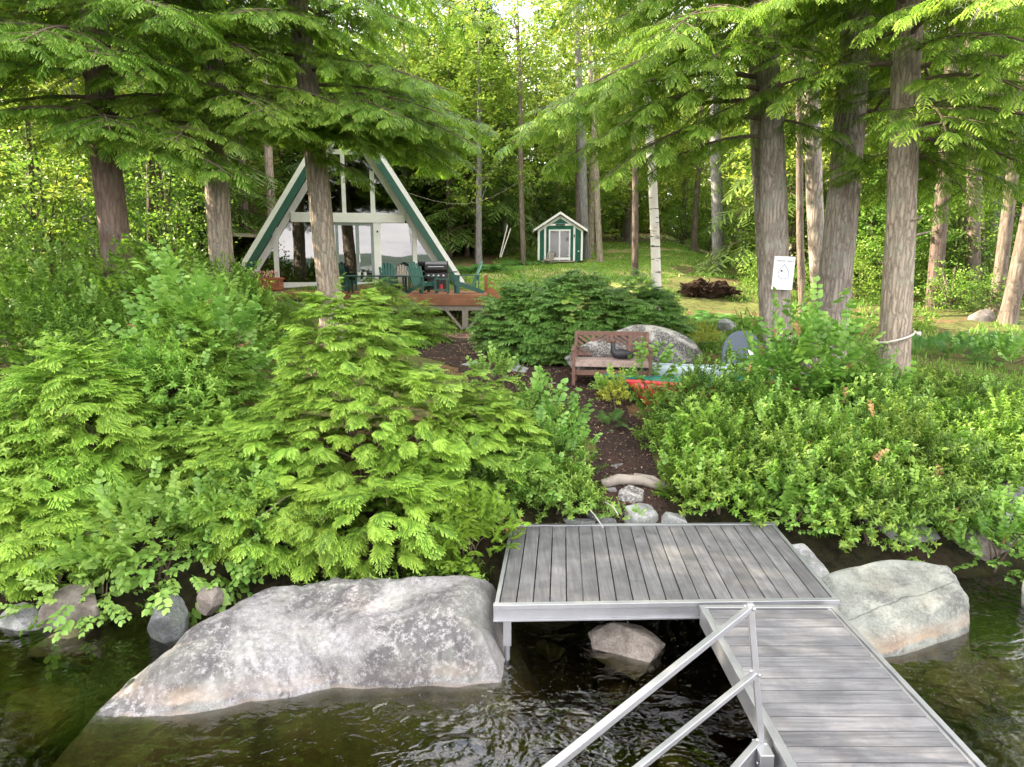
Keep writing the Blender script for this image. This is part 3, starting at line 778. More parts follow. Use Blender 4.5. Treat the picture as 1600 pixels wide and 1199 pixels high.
    m = MB(); m.box(((xa + xb) / 2, HY_ + .02, (zd0 + zt) / 2), (xb - xa - .1, .012, zt - zd0 - .1)); m.build('door_pane', M['glass'], d_)
    m = MB(); m.box(((xa + xb) / 2 + .41, HY_ - .08, zd0 + 1.0), (.03, .04, .25)); m.build('handle', M['steel'], d_)
    m = MB(); m.box(((xa + xb) / 2, HY_ - .01, (zt + zbeam0) / 2 + .05), (xb - xa, .06, max(.02, zbeam0 - zt - .06))); m.build('door_header', M['white'], t)
    # interior
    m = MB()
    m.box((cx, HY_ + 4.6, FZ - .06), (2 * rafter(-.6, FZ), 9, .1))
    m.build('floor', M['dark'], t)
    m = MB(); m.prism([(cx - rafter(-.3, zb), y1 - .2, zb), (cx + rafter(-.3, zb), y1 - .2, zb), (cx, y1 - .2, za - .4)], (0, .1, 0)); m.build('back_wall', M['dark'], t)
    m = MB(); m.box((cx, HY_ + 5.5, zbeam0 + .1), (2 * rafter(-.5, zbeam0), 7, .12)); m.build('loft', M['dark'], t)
    for a, b_ in ((437, 446), (634, 647)):
        m = MB(); n = 8; xa_, xb_ = X_(a), X_(b_)
        for k in range(n): m.box((xa_ + (xb_ - xa_) * (k + .5) / n, HY_ + .12 + .02 * (k % 2), (zs1 + zbeam0) / 2), ((xb_ - xa_) / n, .02, zbeam0 - zs1 - .1))
        m.build('curtain', M['green'], t)
    # porch lights dots by the door
    t.rotation_euler = (0, 0, R(11))
    m = MB(); m.tube([(X_(590), HY_ - .08, hp(590, 362).z), (X_(590), HY_ - .16, hp(590, 362).z)], .035, 10); m.build('wall_lamp', M['black'], t)
cottage()
# lean-to behind at left
p = atY(385, 400, 27)
t = thing('lean_to', 'low dark lean-to shelter with flat grey roof left of the cottage', 'shelter', (p.x, 27, FZ))
m = MB(); q0, q1 = atY(330, 366, 27), atY(402, 369, 27); m.beam((q0.x, 27.6, q0.z), (q1.x, 27.6, q1.z), 2.0, .12); m.build('roof', M['greywood'], t)
m = MB(); m.box((q0.x + .3, 26.7, (q0.z + 2.8) / 2), (.12, .12, q0.z - 2.6)); m.build('post', M['greywood'], t)
m = MB(); m.box(((q0.x + q1.x) / 2, 28.5, (q0.z + 2.6) / 2), (q1.x - q0.x, .1, q0.z - 2.6)); m.build('back_wall', M['dark'], t)
# ------------------------------------------------------------------ deck
DK = 2.72
def deck():
    x1 = atY(757, 462, 20.5).x; x0 = atY(560, 462, 20.5).x; xl = atY(392, 450, 23).x
    t = thing('wooden_deck', 'reddish wooden deck on grey posts in front of the A-frame cottage', 'deck', (x0, 22, 1.8))
    b = MB(); yb = HY_ - .1
    y = 20.5; k = 0
    while y < yb:
        xs = x0 - .02 if y < 22.6 else xl
        b.box(((xs + x1) / 2, y + .068, DK - .018), (x1 - xs, .132, .036), None, (k * .37) % 1); y += .14; k += 1
    b.build('deck_boards', M['deckwood'], t)
    for c_, d_ in ((((x0 + x1) / 2, 20.47, DK - .17), (x1 - x0, .04, .30)), ((x1 + .02, (20.5 + yb) / 2, DK - .17), (.04, yb - 20.5, .30)), (((xl + x0) / 2, 22.58, DK - .17), (x0 - xl, .04, .30))):
        f = MB(); f.box(c_, d_); f.build('fascia', M['deckwood'], t)
    f = MB(); f.box(((x0 + x1) / 2, 20.62, DK - .40), (x1 - x0 - .1, .1, .16)); f.box(((xl + x0) / 2, 22.75, DK - .40), (x0 - xl, .1, .16)); f.build('beam', M['greywood'], t)
    xp = atY(727, 500, 20.62).x
    def post(x, y):
        zb = float(G(x, y)) - .1
        m = MB(); m.box((x, y, (DK - .48 + zb) / 2), (.18, .16, DK - .48 - zb)); m.build('post', M['greywood'], t)
    for x, y in ((xp, 20.62), (xp - 3.0, 20.62), (xl + .5, 22.75), (xl + 2.6, 22.75), (xp, 23.6)): post(x, y)
    for s in (-1, 1):
        m = MB(); m.beam((xp + s * .08, 20.55, DK - 1.05), (xp + s * .62, 20.55, DK - .40), .05, .07); m.build('brace', M['greywood'], t)
    m = MB(); m.box((x1 - .02, 22.4, DK + .26), (.1, .1, .55)); m.build('corner_post', M['orangewood'], t)
    m = MB(); m.beam((x1 + .05, 22.2, DK + .1), (x1 + .75, 22.2, DK - .35), .05, .2); m.beam((x1 + .1, 22.2, DK + .32), (x1 + .8, 22.2, DK - .1), .06, .06); m.build('stair_side', M['orangewood'], t)
    return x0, x1, xl
dx0, dx1, dxl = deck()
# planter bench at left
p = atY(412, 445, 23.2)
t = thing('planter_box', 'orange wooden planter box with pink flowers at the left of the deck', 'planter', (p.x, 23.3, DK))
m = MB()
for k in range(3): m.box((p.x, 23.3 - .25, DK + .1 + .14 * k), (1.1, .03, .125), None, k / 3); m.box((p.x, 23.3 + .25, DK + .1 + .14 * k), (1.1, .03, .125)); m.box((p.x - .54, 23.3, DK + .1 + .14 * k), (.03, .47, .125)); m.box((p.x + .54, 23.3, DK + .1 + .14 * k), (.03, .47, .125))
m.build('box', M['orangewood'], t)
m = MB(); m.box((p.x, 23.3, DK + .4), (1.2, .6, .035)); m.build('rim', M['orangewood'], t)
m = MB(); rs_ = random.Random(3)
for k in range(150):
    q = Vector((p.x + rs_.uniform(-.5, .5), 23.3 + rs_.uniform(-.2, .2), DK + .45 + rs_.uniform(0, .22))); r_ = rs_.uniform(.015, .035)
    a = Vector((rs_.gauss(0, 1), rs_.gauss(0, 1), rs_.gauss(0, 1))).normalized(); b_ = a.orthogonal().normalized(); c = a.cross(b_)
    m.add([q + b_ * r_, q + c * r_, q - b_ * r_, q - c * r_], [(0, 1, 2, 3)])
m.build('flowers', M['flower'], t)
p = atY(478, 458, 22.2)
t = thing('picnic_bench', 'low orange wooden bench at the front left of the deck', 'bench', (p.x, 22.3, DK - .5))
m = MB(); m.box((p.x, 22.3, DK - .05), (2.1, .3, .05)); m.build('seat', M['orangewood'], t)
for s in (-1, 1):
    m = MB(); m.box((p.x + s * .85, 22.3, DK - .45), (.08, .25, .75)); m.build('leg', M['orangewood'], t)
# ------------------------------------------------------------------ deck furniture
def adirondack(name, label, cat, mat, loc, rz, s=1.0, slats=6):
    t = thing(name, label, cat, loc, rz, world=False)
    t.scale = (s, s, s)
    # chair faces -Y in its own frame
    m = MB()
    for k in range(5): m.box((0, -.30 + .11 * k, .36 - .035 * k), (.54, .10, .022))
    m.build('seat', mat, t, world=False, bevel=.004)
    for k in range(slats):
        u = (k - (slats - 1) / 2) / ((slats - 1) / 2); h = .86 - .17 * u * u
        x0_, x1_ = u * .20, u * .27
        m = MB(); m.beam((x0_, .17, .22), (x1_, .17 + h * .36, .22 + h * .93), .085, .02, up=(0, 1, 0)); m.build('back_slat', mat, t, world=False, bevel=.004)
    m = MB(); m.box((0, .30, .46), (.56, .03, .06)); m.box((0, .42, .78), (.52, .03, .06)); m.build('back_rail', mat, t, world=False)
    for sx in (-1, 1):
        m = MB(); m.box((sx * .34, -.02, .545), (.13, .72, .024)); m.build('armrest', mat, t, world=False, bevel=.004)
        m = MB(); m.box((sx * .30, -.33, .27), (.03, .10, .54)); m.build('leg', mat, t, world=False)
        m = MB(); m.beam((sx * .27, -.36, .33), (sx * .27, .48, .03), .025, .11); m.beam((sx * .30, .30, .53), (sx * .30, .30, .1), .025, .05); m.build('side_rail', mat, t, world=False)
    m = MB(); m.box((0, -.345, .30), (.56, .025, .12)); m.build('apron', mat, t, world=False)
    return t
def dk(px, py=None, Y=21.3): return atY(px, 450, Y).x
adirondack('adirondack_chair', 'green slatted chair seen face on behind the oval table on the deck', 'chair', M['chair'], (dk(607, Y=22.3), 22.3, DK), R(12), .92)
adirondack('adirondack_chair', 'pale green slatted chair against the window, farthest from the deck edge', 'chair', M['greywood'], (dk(626, Y=23.7), 23.7, DK), R(0), .85)
adirondack('adirondack_chair', 'green slatted chair turned right, left of the small side stool', 'chair', M['chair'], (dk(660, Y=21.2), 21.25, DK), R(48), .95)
adirondack('adirondack_chair', 'green slatted chair at the right end of the deck, turned left', 'chair', M['chair'], (dk(730, Y=21.2), 21.3, DK), R(-78), 1.0)
adirondack('adirondack_chair', 'green chair standing right behind the tree trunk before the glass door', 'chair', M['chair'], (dk(535, Y=23.0), 23.2, DK), R(160), .95)
t = thing('side_stool', 'small green slatted stool between the two deck chairs', 'stool', (dk(692), 21.0, DK))
x = dk(692); m = MB()
for k in range(4): m.box((x, 20.85 + .1 * k, DK + .44), (.44, .085, .022))
m.build('top', M['chair'], t)
for sx in (-1, 1):
    for sy in (-1, 1): m = MB(); m.box((x + sx * .19, 21 + sy * .15, DK + .215), (.04, .05, .43)); m.build('leg', M['chair'], t)
m = MB(); m.box((x, 20.85, DK + .12), (.38, .02, .06)); m.build('stretcher', M['chair'], t)
# oval table
x = dk(590, Y=21.6)
t = thing('oval_table', 'long dark green table with two white cups, in front of the glass door', 'table', (x, 21.6, DK))
m = MB(); m.add([(x + 1.25 * math.cos(a) , 21.6 + .45 * math.sin(a), z) for z in (DK + .50, DK + .54) for a in [2 * math.pi * k / 28 for k in range(28)]], [tuple(range(28))[::-1], tuple(range(28, 56))] + [(k, (k + 1) % 28, 28 + (k + 1) % 28, 28 + k) for k in range(28)])
m.build('tabletop', M['soffit'], t)
for sx in (-1, 1):
    for sy in (-1, 1): m = MB(); m.box((x + sx * .85, 21.6 + sy * .25, DK + .25), (.06, .06, .5)); m.build('leg', M['soffit'], t)
for k, px in enumerate((562, 571)):
    xx = dk(px, Y=21.4); m = MB(); m.tube([(xx, 21.4, DK + .54), (xx, 21.4, DK + .64)], [.042, .05], 14)
    m.build('mug', M['cup'])
    o = bpy.data.objects['mug' if k == 0 else 'mug.001']; tag(o, ('left' if k == 0 else 'right') + ' one of two white mugs on the long green table', 'mug', 'white mugs on the table')
# grill
x = dk(682, Y=22.3); gy_ = 22.5
t = thing('gas_grill', 'black gas grill with closed rounded lid in front of the window', 'grill', (x, gy_, DK))
m = MB(); pr = [(-.24, .62), (-.27, .72), (-.24, .88), (-.12, .97), (.08, .99), (.2, .93), (.27, .8), (.26, .62)]
m.prism([(x - .36, gy_ + a, DK + b_) for a, b_ in pr], (.72, 0, 0)); m.build('lid', M['black'], t, bevel=.02)
m = MB(); m.tube([(x - .25, gy_ - .3, DK + .80), (x + .25, gy_ - .3, DK + .80)], .014, 8); m.build('handle', M['steel'], t)
m = MB(); m.box((x, gy_, DK + .52), (.74, .5, .18)); m.build('firebox', M['black'], t, bevel=.01)
for k in range(4): m = MB(); m.tube([(x - .24 + .16 * k, gy_ - .25, DK + .53), (x - .24 + .16 * k, gy_ - .285, DK + .53)], .028, 12); m.build('knob', M['steel'], t)
for s in (-1, 1): m = MB(); m.box((x + s * .52, gy_, DK + .64), (.30, .44, .035)); m.build('side_shelf', M['black'], t, bevel=.005)
m = MB(); m.box((x, gy_ + .02, DK + .25), (.62, .42, .36)); m.build('cabinet', M['black'], t, bevel=.006)
m = MB(); m.tube([(x + .15, gy_ - .22, DK + .06), (x + .15, gy_ - .22, DK + .24)], [.06, .06], 12); m.build('gas_bottle', M['red'], t)
for sx in (-1, 1):
    for sy in (-1, 1): m = MB(); m.box((x + sx * .28, gy_ + sy * .17, DK + .04), (.05, .05, .08)); m.build('leg', M['black'], t)
# ------------------------------------------------------------------ garden shed
def shed():
    Y0 = 35.0; c = atY(875, 412, Y0); s = 30.5; ang = R(-6)
    gz = float(G(c.x, Y0)) + .1
    t = thing('garden_shed', 'small green garden shed with white trim and double glass doors', 'shed', (c.x, Y0, gz), ang, world=False)
    W2, D_, He, Hp = 1.14, 2.7, 1.62, 2.36
    b = lambda mb, n, mt, par=None, **k: mb.build(n, mt, par or t, world=False, **k)
    m = MB(); m.prism([(-W2, 0, 0), (W2, 0, 0), (W2, 0, He), (0, 0, Hp - .05), (-W2, 0, He)], (0, D_, 0)); b(m, 'wall', M['shed'])
    m = MB(); sl_ = (Hp - He) / W2; e = .2
    for q in (-1, 1):
        m.prism([(0, -.22, Hp), (q * (W2 + e), -.22, He - sl_ * e), (q * (W2 + e), -.22, He - sl_ * e + .06), (0, -.22, Hp + .06)], (0, D_ + .4, 0))
    b(m, 'roof', M['roof'])
    m = MB()
    for q in (-1, 1):
        m.prism([(0, -.25, Hp + .07), (q * (W2 + e + .02), -.25, He - sl_ * e + .06), (q * (W2 + e + .02), -.25, He - sl_ * e - .06), (0, -.25, Hp - .06)], (0, .028, 0))
        m.prism([(0, -.02, Hp - .10), (q * W2, -.02, He - .07), (q * W2, -.02, He - .21), (0, -.02, Hp - .25)], (0, .018, 0))
    b(m, 'barge_board', M['white'])
    for x_, top_ in ((-W2 + .06, He - .12), (W2 - .06, He - .12), (-.76, 1.80), (.70, 1.84)):
        m = MB(); m.box((x_, -.028, top_ / 2 + .02), (.10, .03, top_ - .04)); b(m, 'corner_board', M['white'])
    m = MB(); m.box((-.03, -.03, 1.80), (1.5, .034, .10)); b(m, 'lintel_board', M['white'])
    m = MB(); m.box((0, -.055, 1.80), (.46, .02, .08)); b(m, 'name_board', M['soffit'])
    m = MB()
    for x_ in (-.52, -.01, .49): m.box((x_ - .02, -.035, .80), (.07, .05, 1.50))
    m.box((-.03, -.035, 1.53), (1.1, .052, .07)); m.box((-.03, -.035, .13), (1.1, .052, .12)); d_ = b(m, 'glass_door', M['white'])
    m = MB(); m.box((-.03, -.022, .82), (.98, .01, 1.36)); b(m, 'door_pane', M['shedglass'], d_)
    m = MB(); m.box((.43, -.07, .28), (.09, .02, .03)); b(m, 'handle', M['steel'], d_)
    m = MB(); m.box((-.1, -.35, .0), (1.7, .7, .07)); b(m, 'step', M['greywood'])
    m = MB(); m.box((.70, -.07, 1.25), (.05, .05, .14)); b(m, 'wall_lamp', M['black'])
    m = MB(); m.box((.92, -.03, .5), (.07, .03, .05)); b(m, 'outlet_box', M['white'])
    return t
def m_sg():
    t = NT('dark shed glass'); return t.done(t.pbr((.012, .014, .013), .04, None, 0, .9))
M['shedglass'] = m_sg()
shed()
c = atY(856, 405, 34.2)
adirondack('garden_chair', 'grey slatted chair standing on the step left of the shed door', 'chair', M['greywood'], (c.x + .05, 34.1, float(G(c.x, 34.1)) + .02), R(-25), .62, 5)
# ------------------------------------------------------------------ bench with loon
def bench():
    bx, by = .0, 0.0
    gz = float(G(1.75, 12.7))
    W_ = 1.36
    t = thing('garden_bench', 'brown wooden bench with chevron slatted back in front of the boulder', 'bench', (1.83, 12.45, gz), R(-7), world=False)
    b = lambda mb, n, mt, **k: mb.build(n, mt, t, world=False, **k)
    h = W_ / 2
    for k in range(4):
        m = MB(); m.box((0, -.26 + .125 * k, .44), (W_ - .04, .105, .03), None, k * .2); b(m, 'seat_slat', M['benchseat'], bevel=.005)
    m = MB(); m.box((0, -.33, .39), (W_ - .06, .03, .08)); b(m, 'apron', M['benchseat'])
    for s in (-1, 1):
        m = MB(); m.box((s * h, -.32, .32), (.06, .07, .64)); b(m, 'leg', M['bench'], bevel=.005)
        m = MB(); m.beam((s * (h - .02), .17, 0), (s * (h - .02), .30, .90), .06, .06); b(m, 'leg', M['bench'], bevel=.005)
        m = MB(); m.box((s * (h + .01), -.08, .655), (.08, .60, .035)); b(m, 'armrest', M['bench'], bevel=.006)
        m = MB(); m.box((s * h, -.06, .20), (.04, .5, .05)); m.box((s * h, -.06, .34), (.035, .48, .07)); b(m, 'side_stretcher', M['bench'])
    m = MB(); m.box((0, -.1, .17), (W_ - .06, .05, .07)); b(m, 'stretcher', M['bench'])
    m = MB(); m.box((0, -.3, .24), (W_ - .06, .035, .09)); b(m, 'front_stretcher', M['bench'])
    def bp(x, v): return Vector((x, .225 + (v - .35) * .15 , v))   # on the leaning back plane
    m = MB(); m.beam(bp(-h, .89), bp(h, .89), .035, .08); m.beam(bp(-h, .50), bp(h, .50), .03, .05); b(m, 'back_rail', M['bench'], bevel=.005)
    n = 4; pw = W_ / n
    for k in range(1, n):
        m = MB(); m.beam(bp(-h + pw * k, .5), bp(-h + pw * k, .87), .06, .03, up=(0, 1, 0)); b(m, 'back_post', M['bench'])
    for k in range(n):
        xl_, xr_ = -h + pw * k + .03, -h + pw * (k + 1) - .03; up_ = 1 if k % 2 else -1
        for q in range(-2, 5):
            v = .47 + .098 * q; v0, v1 = (v, v + .2) if up_ > 0 else (v + .2, v)
            # clip to the back's frame
            a0, a1 = 0.0, 1.0; dv = v1 - v0
            for lim, sg in ((.52, 1), (.86, -1)):
                tt = (lim - v0) / dv
                if sg * dv > 0: a0 = max(a0, tt)
                else: a1 = min(a1, tt)
            if a1 - a0 < .12: continue
            P0 = bp(xl_ + (xr_ - xl_) * a0, v0 + dv * a0); P1 = bp(xl_ + (xr_ - xl_) * a1, v0 + dv * a1)
            m = MB(); m.beam(P0, P1, .022, .046, t=(q % 3) / 3); b(m, 'back_slat', M['bench'])
    return gz
gz = bench()
# carved loon: body, neck and head one continuous form
def revolve(pts, rad, sq, n=16):
    m = MB(); m.tube(pts, rad, n); return m
bx, by, bz = 1.99, 12.36, gz + .46
t = thing('carved_loon', 'dark carved wooden loon sitting on the right half of the bench', 'ornament', (bx, by, bz))
m = MB(); m.tube([(bx + .26, by, bz + .05), (bx + .2, by, bz + .07), (bx + .1, by, bz + .09), (bx - .02, by, bz + .10), (bx - .10, by, bz + .10), (bx - .145, by, bz + .15), (bx - .15, by, bz + .23), (bx - .145, by, bz + .31)],
       [.012, .045, .085, .10, .085, .055, .042, .04], 16); m.build('body', M['loon'], t, smooth=True)
m = MB(); m.tube([(bx - .10, by, bz + .315), (bx - .12, by, bz + .325), (bx - .15, by, bz + .33), (bx - .18, by, bz + .325), (bx - .205, by, bz + .317), (bx - .29, by, bz + .305)], [.01, .042, .05, .042, .018, .004], 14); m.build('head', M['loonhead'], t, smooth=True)
# ------------------------------------------------------------------ boats
def hull(name, label, cat, mat, L, W, H, loc, rz, tilt=0, deck_=True, sticker=False, stern=.0):
    t = thing(name, label, cat, loc, rz, world=False)
    t.rotation_euler = (tilt, 0, rz)
    n, k = 28, 14; V_ = []; F_l = []
    for i in range(n + 1):
        u = i / n; s = (math.sin(math.pi * (stern + (1 - stern) * u)) ** .62) if 0 < (stern + (1 - stern) * u) < 1 else 0
        s = max(s, .02); shear = .10 * (2 * u - 1) ** 2
        for j in range(k + 1):
            a = math.pi * j / k; y = -math.cos(a) * W / 2 * s; z = H * (1 - abs(math.sin(a)) ** .7) + shear * (abs(math.cos(a)))
            rake = (.25 * (z / H) * (2 * u - 1) ** 5)
            V_.append((L * (u - .5) + rake, y, z))
    for i in range(n):
        for j in range(k):
            a = i * (k + 1) + j; F_l.append((a, a + 1, a + k + 2, a + k + 1))
    o = link_mesh('hull', V_, F_l, mat, t, smooth=True, world=False)
    md = o.modifiers.new('solid', 'SOLIDIFY'); md.thickness = .015
    g = MB()
    for j in (0, k): g.tube([Vector(V_[i * (k + 1) + j]) + Vector((0, 0, .005)) for i in range(n + 1)], .014, 6)
    g.build('gunwale', mat, t, world=False)
    if deck_:
        for i0 in (0, n - 7):
            VV = []; FF = []
            for i in range(i0, i0 + 8):
                a = V_[i * (k + 1)]; c = V_[i * (k + 1) + k]; VV += [a, ((a[0] + c[0]) / 2, 0, a[2] + .04), c]
            for i in range(7): FF += [(3 * i, 3 * i + 1, 3 * i + 4, 3 * i + 3), (3 * i + 1, 3 * i + 2, 3 * i + 5, 3 * i + 4)]
            link_mesh('end_deck', VV, FF, mat, t, smooth=True, world=False)
    m = MB()
    for u in (.38, .64): m.box((L * (u - .5), 0, H * .75), (.22, W * .9, .025))
    m.build('seat', M['benchseat'], t, world=False)
    if sticker:
        m = MB(); m.prism([(-L / 2 + .30, -W * .17, H * .78), (-L / 2 + .42, -W * .235, H * .80), (-L / 2 + .42, -W * .235, H * .80 + .05), (-L / 2 + .30, -W * .17, H * .78 + .05)], (0, -.03, 0)); m.build('sticker', M['white'], t, world=False)
    return t
def onp(px, py, Y): q = atY(px, py, Y); return q
q = atY(980, 620, 11.0)
hull('canoe', 'bright red canoe end with a small white sticker beside the path', 'canoe', M['red'], 2.5, .75, .30, (q.x + 1.57, 11.2, float(G(q.x, 11.1)) + .02), R(5), R(-6), True, True)
q = atY(950, 600, 12.0)
hull('canoe', 'dark teal canoe lying between the bench and the red canoe', 'canoe', M['teal'], 3.4, .7, .22, (q.x + 1.95, 11.9, float(G(q.x + .5, 12)) - .01), R(2), 0)
q = atY(1060, 590, 12.5)
hull('kayak', 'pale blue kayak lying right of the bench in front of the boulder', 'kayak', M['paleblue'], 2.3, .75, .28, (q.x + .75, 12.75, float(G(q.x, 12.6)) + .02), R(14), R(-12))
q = atY(1166, 572, 12.6)
t = thing('paddle_board', 'dark slate paddle board leaning upright with a white patch, behind the leafy shrub', 'board', (q.x, 12.6, float(G(q.x, 12.6))), 0, world=False)
t.rotation_euler = (R(-14), 0, R(6))
pts = []
for k in range(40):
    a = 2 * math.pi * k / 40; pts.append((.42 * math.copysign(abs(math.cos(a)) ** .9, math.cos(a)), 0, .48 + .55 * math.sin(a)))
m = MB(); m.prism(pts, (0, .09, 0)); m.build('board', M['slate'], t, world=False, bevel=.02)
m = MB(); m.prism([(.0, -.004, .55), (.10, -.004, .60), (.09, -.004, .66), (.14, -.004, .67), (.19, -.004, .60), (.19, -.004, .50), (.07, -.004, .50), (.07, -.004, .54)], (0, .003, 0)); m.build('patch', M['sign'], t, world=False)
# ------------------------------------------------------------------ leaf templates: (V, Q, tint), axis +Y, face +Z
def tmpl(V, Q, T): return (np.array(V, float), np.array(Q, int), np.array(T, float))
def t_join(parts):
    V, Q, T = [], [], []; b = 0
    for v, q, t in parts: V.append(v); Q.append(q + b); T.append(t); b += len(v)
    return (np.vstack(V), np.vstack(Q), np.concatenate(T))
def t_xf(t, m, off, dt=0.0, s=1.0):
    return (t[0] * s @ np.array(m).T + np.array(off), t[1], np.clip(t[2] + dt, 0, 1))
def frame(d, up):
    d = np.asarray(d, float); d = d / (np.linalg.norm(d) + 1e-9)
    up = np.asarray(up, float); x = np.cross(d, up); x /= (np.linalg.norm(x) + 1e-9); z = np.cross(x, d)
    return np.stack([x, d, z], 1)          # columns: images of X, Y, Z
def leaf(L=.08, W=.055, fold=.12, curl=.12):
    w_ = W / 2
    V = [(0, 0, 0), (-w_ * .8, .28 * L, fold * w_), (-w_ * .95, .6 * L, fold * w_ - curl * L * .3), (0, L, -curl * L), (w_ * .95, .6 * L, fold * w_ - curl * L * .3), (w_ * .8, .28 * L, fold * w_)]
    return tmpl(V, [(0, 3, 2, 1), (0, 5, 4, 3)], [.42, .5, .55, .6, .55, .5])
def simple_leaf(L=.1, W=.06): 
    return tmpl([(0, 0, 0), (-W / 2, L * .5, .01), (0, L, -.012), (W / 2, L * .5, .01)], [(0, 3, 2, 1)], [.45, .5, .55, .5])
def maple_leaf(S=.1):
    ang = [-150, -118, -92, -62, -38, -16, 0, 16, 38, 62, 92, 118, 150]; rr = [.32, .35, .78, .42, .95, .5, 1.08, .5, .95, .42, .78, .35, .32]
    V = [(0, 0, 0)] + [(S * r_ * .62 * math.sin(R(a)), S * (.35 + r_ * .62 * math.cos(R(a))), -.1 * S * r_) for a, r_ in zip(ang, rr)]
    V[0] = (0, .3 * S, .02)
    Q = [(0, 2 * k + 1, 2 * k + 2, 2 * k + 3) for k in range(6)]
    return tmpl(V, Q, [.45] + [.5] * 13)
def strip(a, b, w0, w1, up=(0, 0, 1), t0=.3, t1=.6):
    a = np.array(a, float); b = np.array(b, float); d = b - a; s = np.cross(d, up); s /= (np.linalg.norm(s) + 1e-9)
    return tmpl([a - s * w0 / 2, a + s * w0 / 2, b + s * w1 / 2, b - s * w1 / 2], [(0, 1, 2, 3)], [t0, t0, t1, t1])
def frond_hi(L=.34, seed=0, droop=.55):
    r_ = random.Random(seed); P = []
    def ax(u): return np.array((.02 * math.sin(u * 3 + seed) * L, L * u * (1 - .12 * droop * u), -droop * .45 * L * u * u))
    n = 9
    for k in range(6): P.append(strip(ax(k / 6), ax((k + 1) / 6), .010, .008, t0=.12, t1=.2))
    for k in range(n * 2):
        u = .06 + .94 * (k // 2 + .5 * (k % 2)) / n; sd_ = 1 if k % 2 else -1
        if u > .98: continue
        ls = L * .46 * (1 - u) ** .55 * r_.uniform(.8, 1.15) + .02
        a0 = ax(u); an = R(r_.uniform(38, 62))
        d = np.array((sd_ * math.sin(an), math.cos(an), -.05 - .1 * r_.random())); d /= np.linalg.norm(d)
        m1 = a0 + d * ls * .6; d2 = d * .9 + np.array((0, .2, -.38)); d2 /= np.linalg.norm(d2); e = m1 + d2 * ls * .45
        P.append(strip(a0, m1, .011, .013, t0=.3, t1=.5)); P.append(strip(m1, e, .013, .009, t0=.62, t1=1.0))
        for q in range(max(1, int(ls / .035))):
            v = (q + .6) / max(1, int(ls / .035)) * .95
            base = a0 + (m1 - a0) * v; sg = 1 if q % 2 else -1
            dd = d * .75 + sg * np.cross(d, (0, 0, 1)) * .8 + np.array((0, 0, -.35)); dd /= np.linalg.norm(dd)
            P.append(strip(base, base + dd * r_.uniform(.022, .042), .010, .009, t0=.4, t1=.9))
    e = ax(1); P.append(strip(e, e + np.array((0, .03, -.03)), .011, .008, t0=.6, t1=1))
    return t_join(P)
def frond_lo(L=.42, seed=0, n=8, w=.024, droop=.5):
    r_ = random.Random(seed); P = []
    def ax(u): return np.array((.03 * math.sin(u * 3 + seed) * L, L * u, -droop * .4 * L * u * u))
    for k in range(n * 2):
        u = .04 + .94 * (k // 2 + .5 * (k % 2)) / n; sd_ = 1 if k % 2 else -1
        ls = L * .48 * (1 - u) ** .6 * r_.uniform(.75, 1.15) + .03; an = R(r_.uniform(40, 62))
        a0 = ax(u); d = np.array((sd_ * math.sin(an), math.cos(an), -.15)); m1 = a0 + d * ls * .6
        e = m1 + (d * .7 + np.array((0, .1, -.5))) * ls * .45
        P.append(strip(a0, m1, w * .7, w, t0=.3, t1=.5)); P.append(strip(m1, e, w, w * .5, t0=.55, t1=.95))
    P.append(strip(ax(0), ax(.5), .012, .01, t0=.05, t1=.1)); P.append(strip(ax(.5), ax(1), .02, w * .6, t0=.3, t1=.9))
    return t_join(P)
def frond_far(L=.8, seed=0):
    r_ = random.Random(seed); P = []
    for k in range(9):
        u = .1 + .9 * k / 9; sd_ = 1 if k % 2 else -1; ls = L * .5 * (1 - u) ** .5 + .08; an = R(r_.uniform(35, 65))
        a0 = np.array((0, L * u, -.2 * L * u * u)); P.append(strip(a0, a0 + np.array((sd_ * math.sin(an), math.cos(an), -.25)) * ls, .07, .035, t0=.3, t1=.8))
    return t_join(P)
def twig_round(seed=0, L=.34, lf=.085, wf=.062, pairs=5, base=None):
    r_ = random.Random(seed); P = [strip((0, 0, 0), (0, L * .5, .01), .006, .005, t0=.1, t1=.15), strip((0, L * .5, .01), (0, L, -.01), .005, .003, t0=.15, t1=.2)]
    for k in range(pairs):
        u = (k + 1) / pairs
        for sd_ in (-1, 1):
            a = R(r_.uniform(38, 75)) if k < pairs - 1 else R(r_.uniform(12, 40)); s = lf * r_.uniform(.75, 1.2) * (1.1 - .35 * abs(u - .5))
            l_ = base(s) if base else leaf(s, s * wf / lf, .15, r_.uniform(.05, .3))
            d = (sd_ * math.sin(a), math.cos(a), r_.uniform(-.35, .15)); P.append(t_xf(l_, frame(d, (r_.uniform(-.25, .25), r_.uniform(-.3, .1), 1)), (0, L * u * .95, r_.uniform(-.01, .01)), r_.uniform(-.12, .16)))
    return t_join(P)
def twig_small(seed=0, L=.16, n=15, lf=.036, wf=.015):
    r_ = random.Random(seed); P = [strip((0, 0, 0), (0, L, 0), .004, .003, t0=.1, t1=.2)]
    for k in range(n):
        u = .2 + .8 * k / n; a = k * 2.4; el = R(r_.uniform(35, 60))
        d = (math.sin(el) * math.cos(a), math.cos(el), math.sin(el) * math.sin(a)); s = lf * r_.uniform(.8, 1.3)
        P.append(t_xf(simple_leaf(s, s * wf / lf), frame(d, (0, 1, .2)), (0, L * u, 0), .35 * (u - .5) + r_.uniform(-.08, .1)))
    return t_join(P)
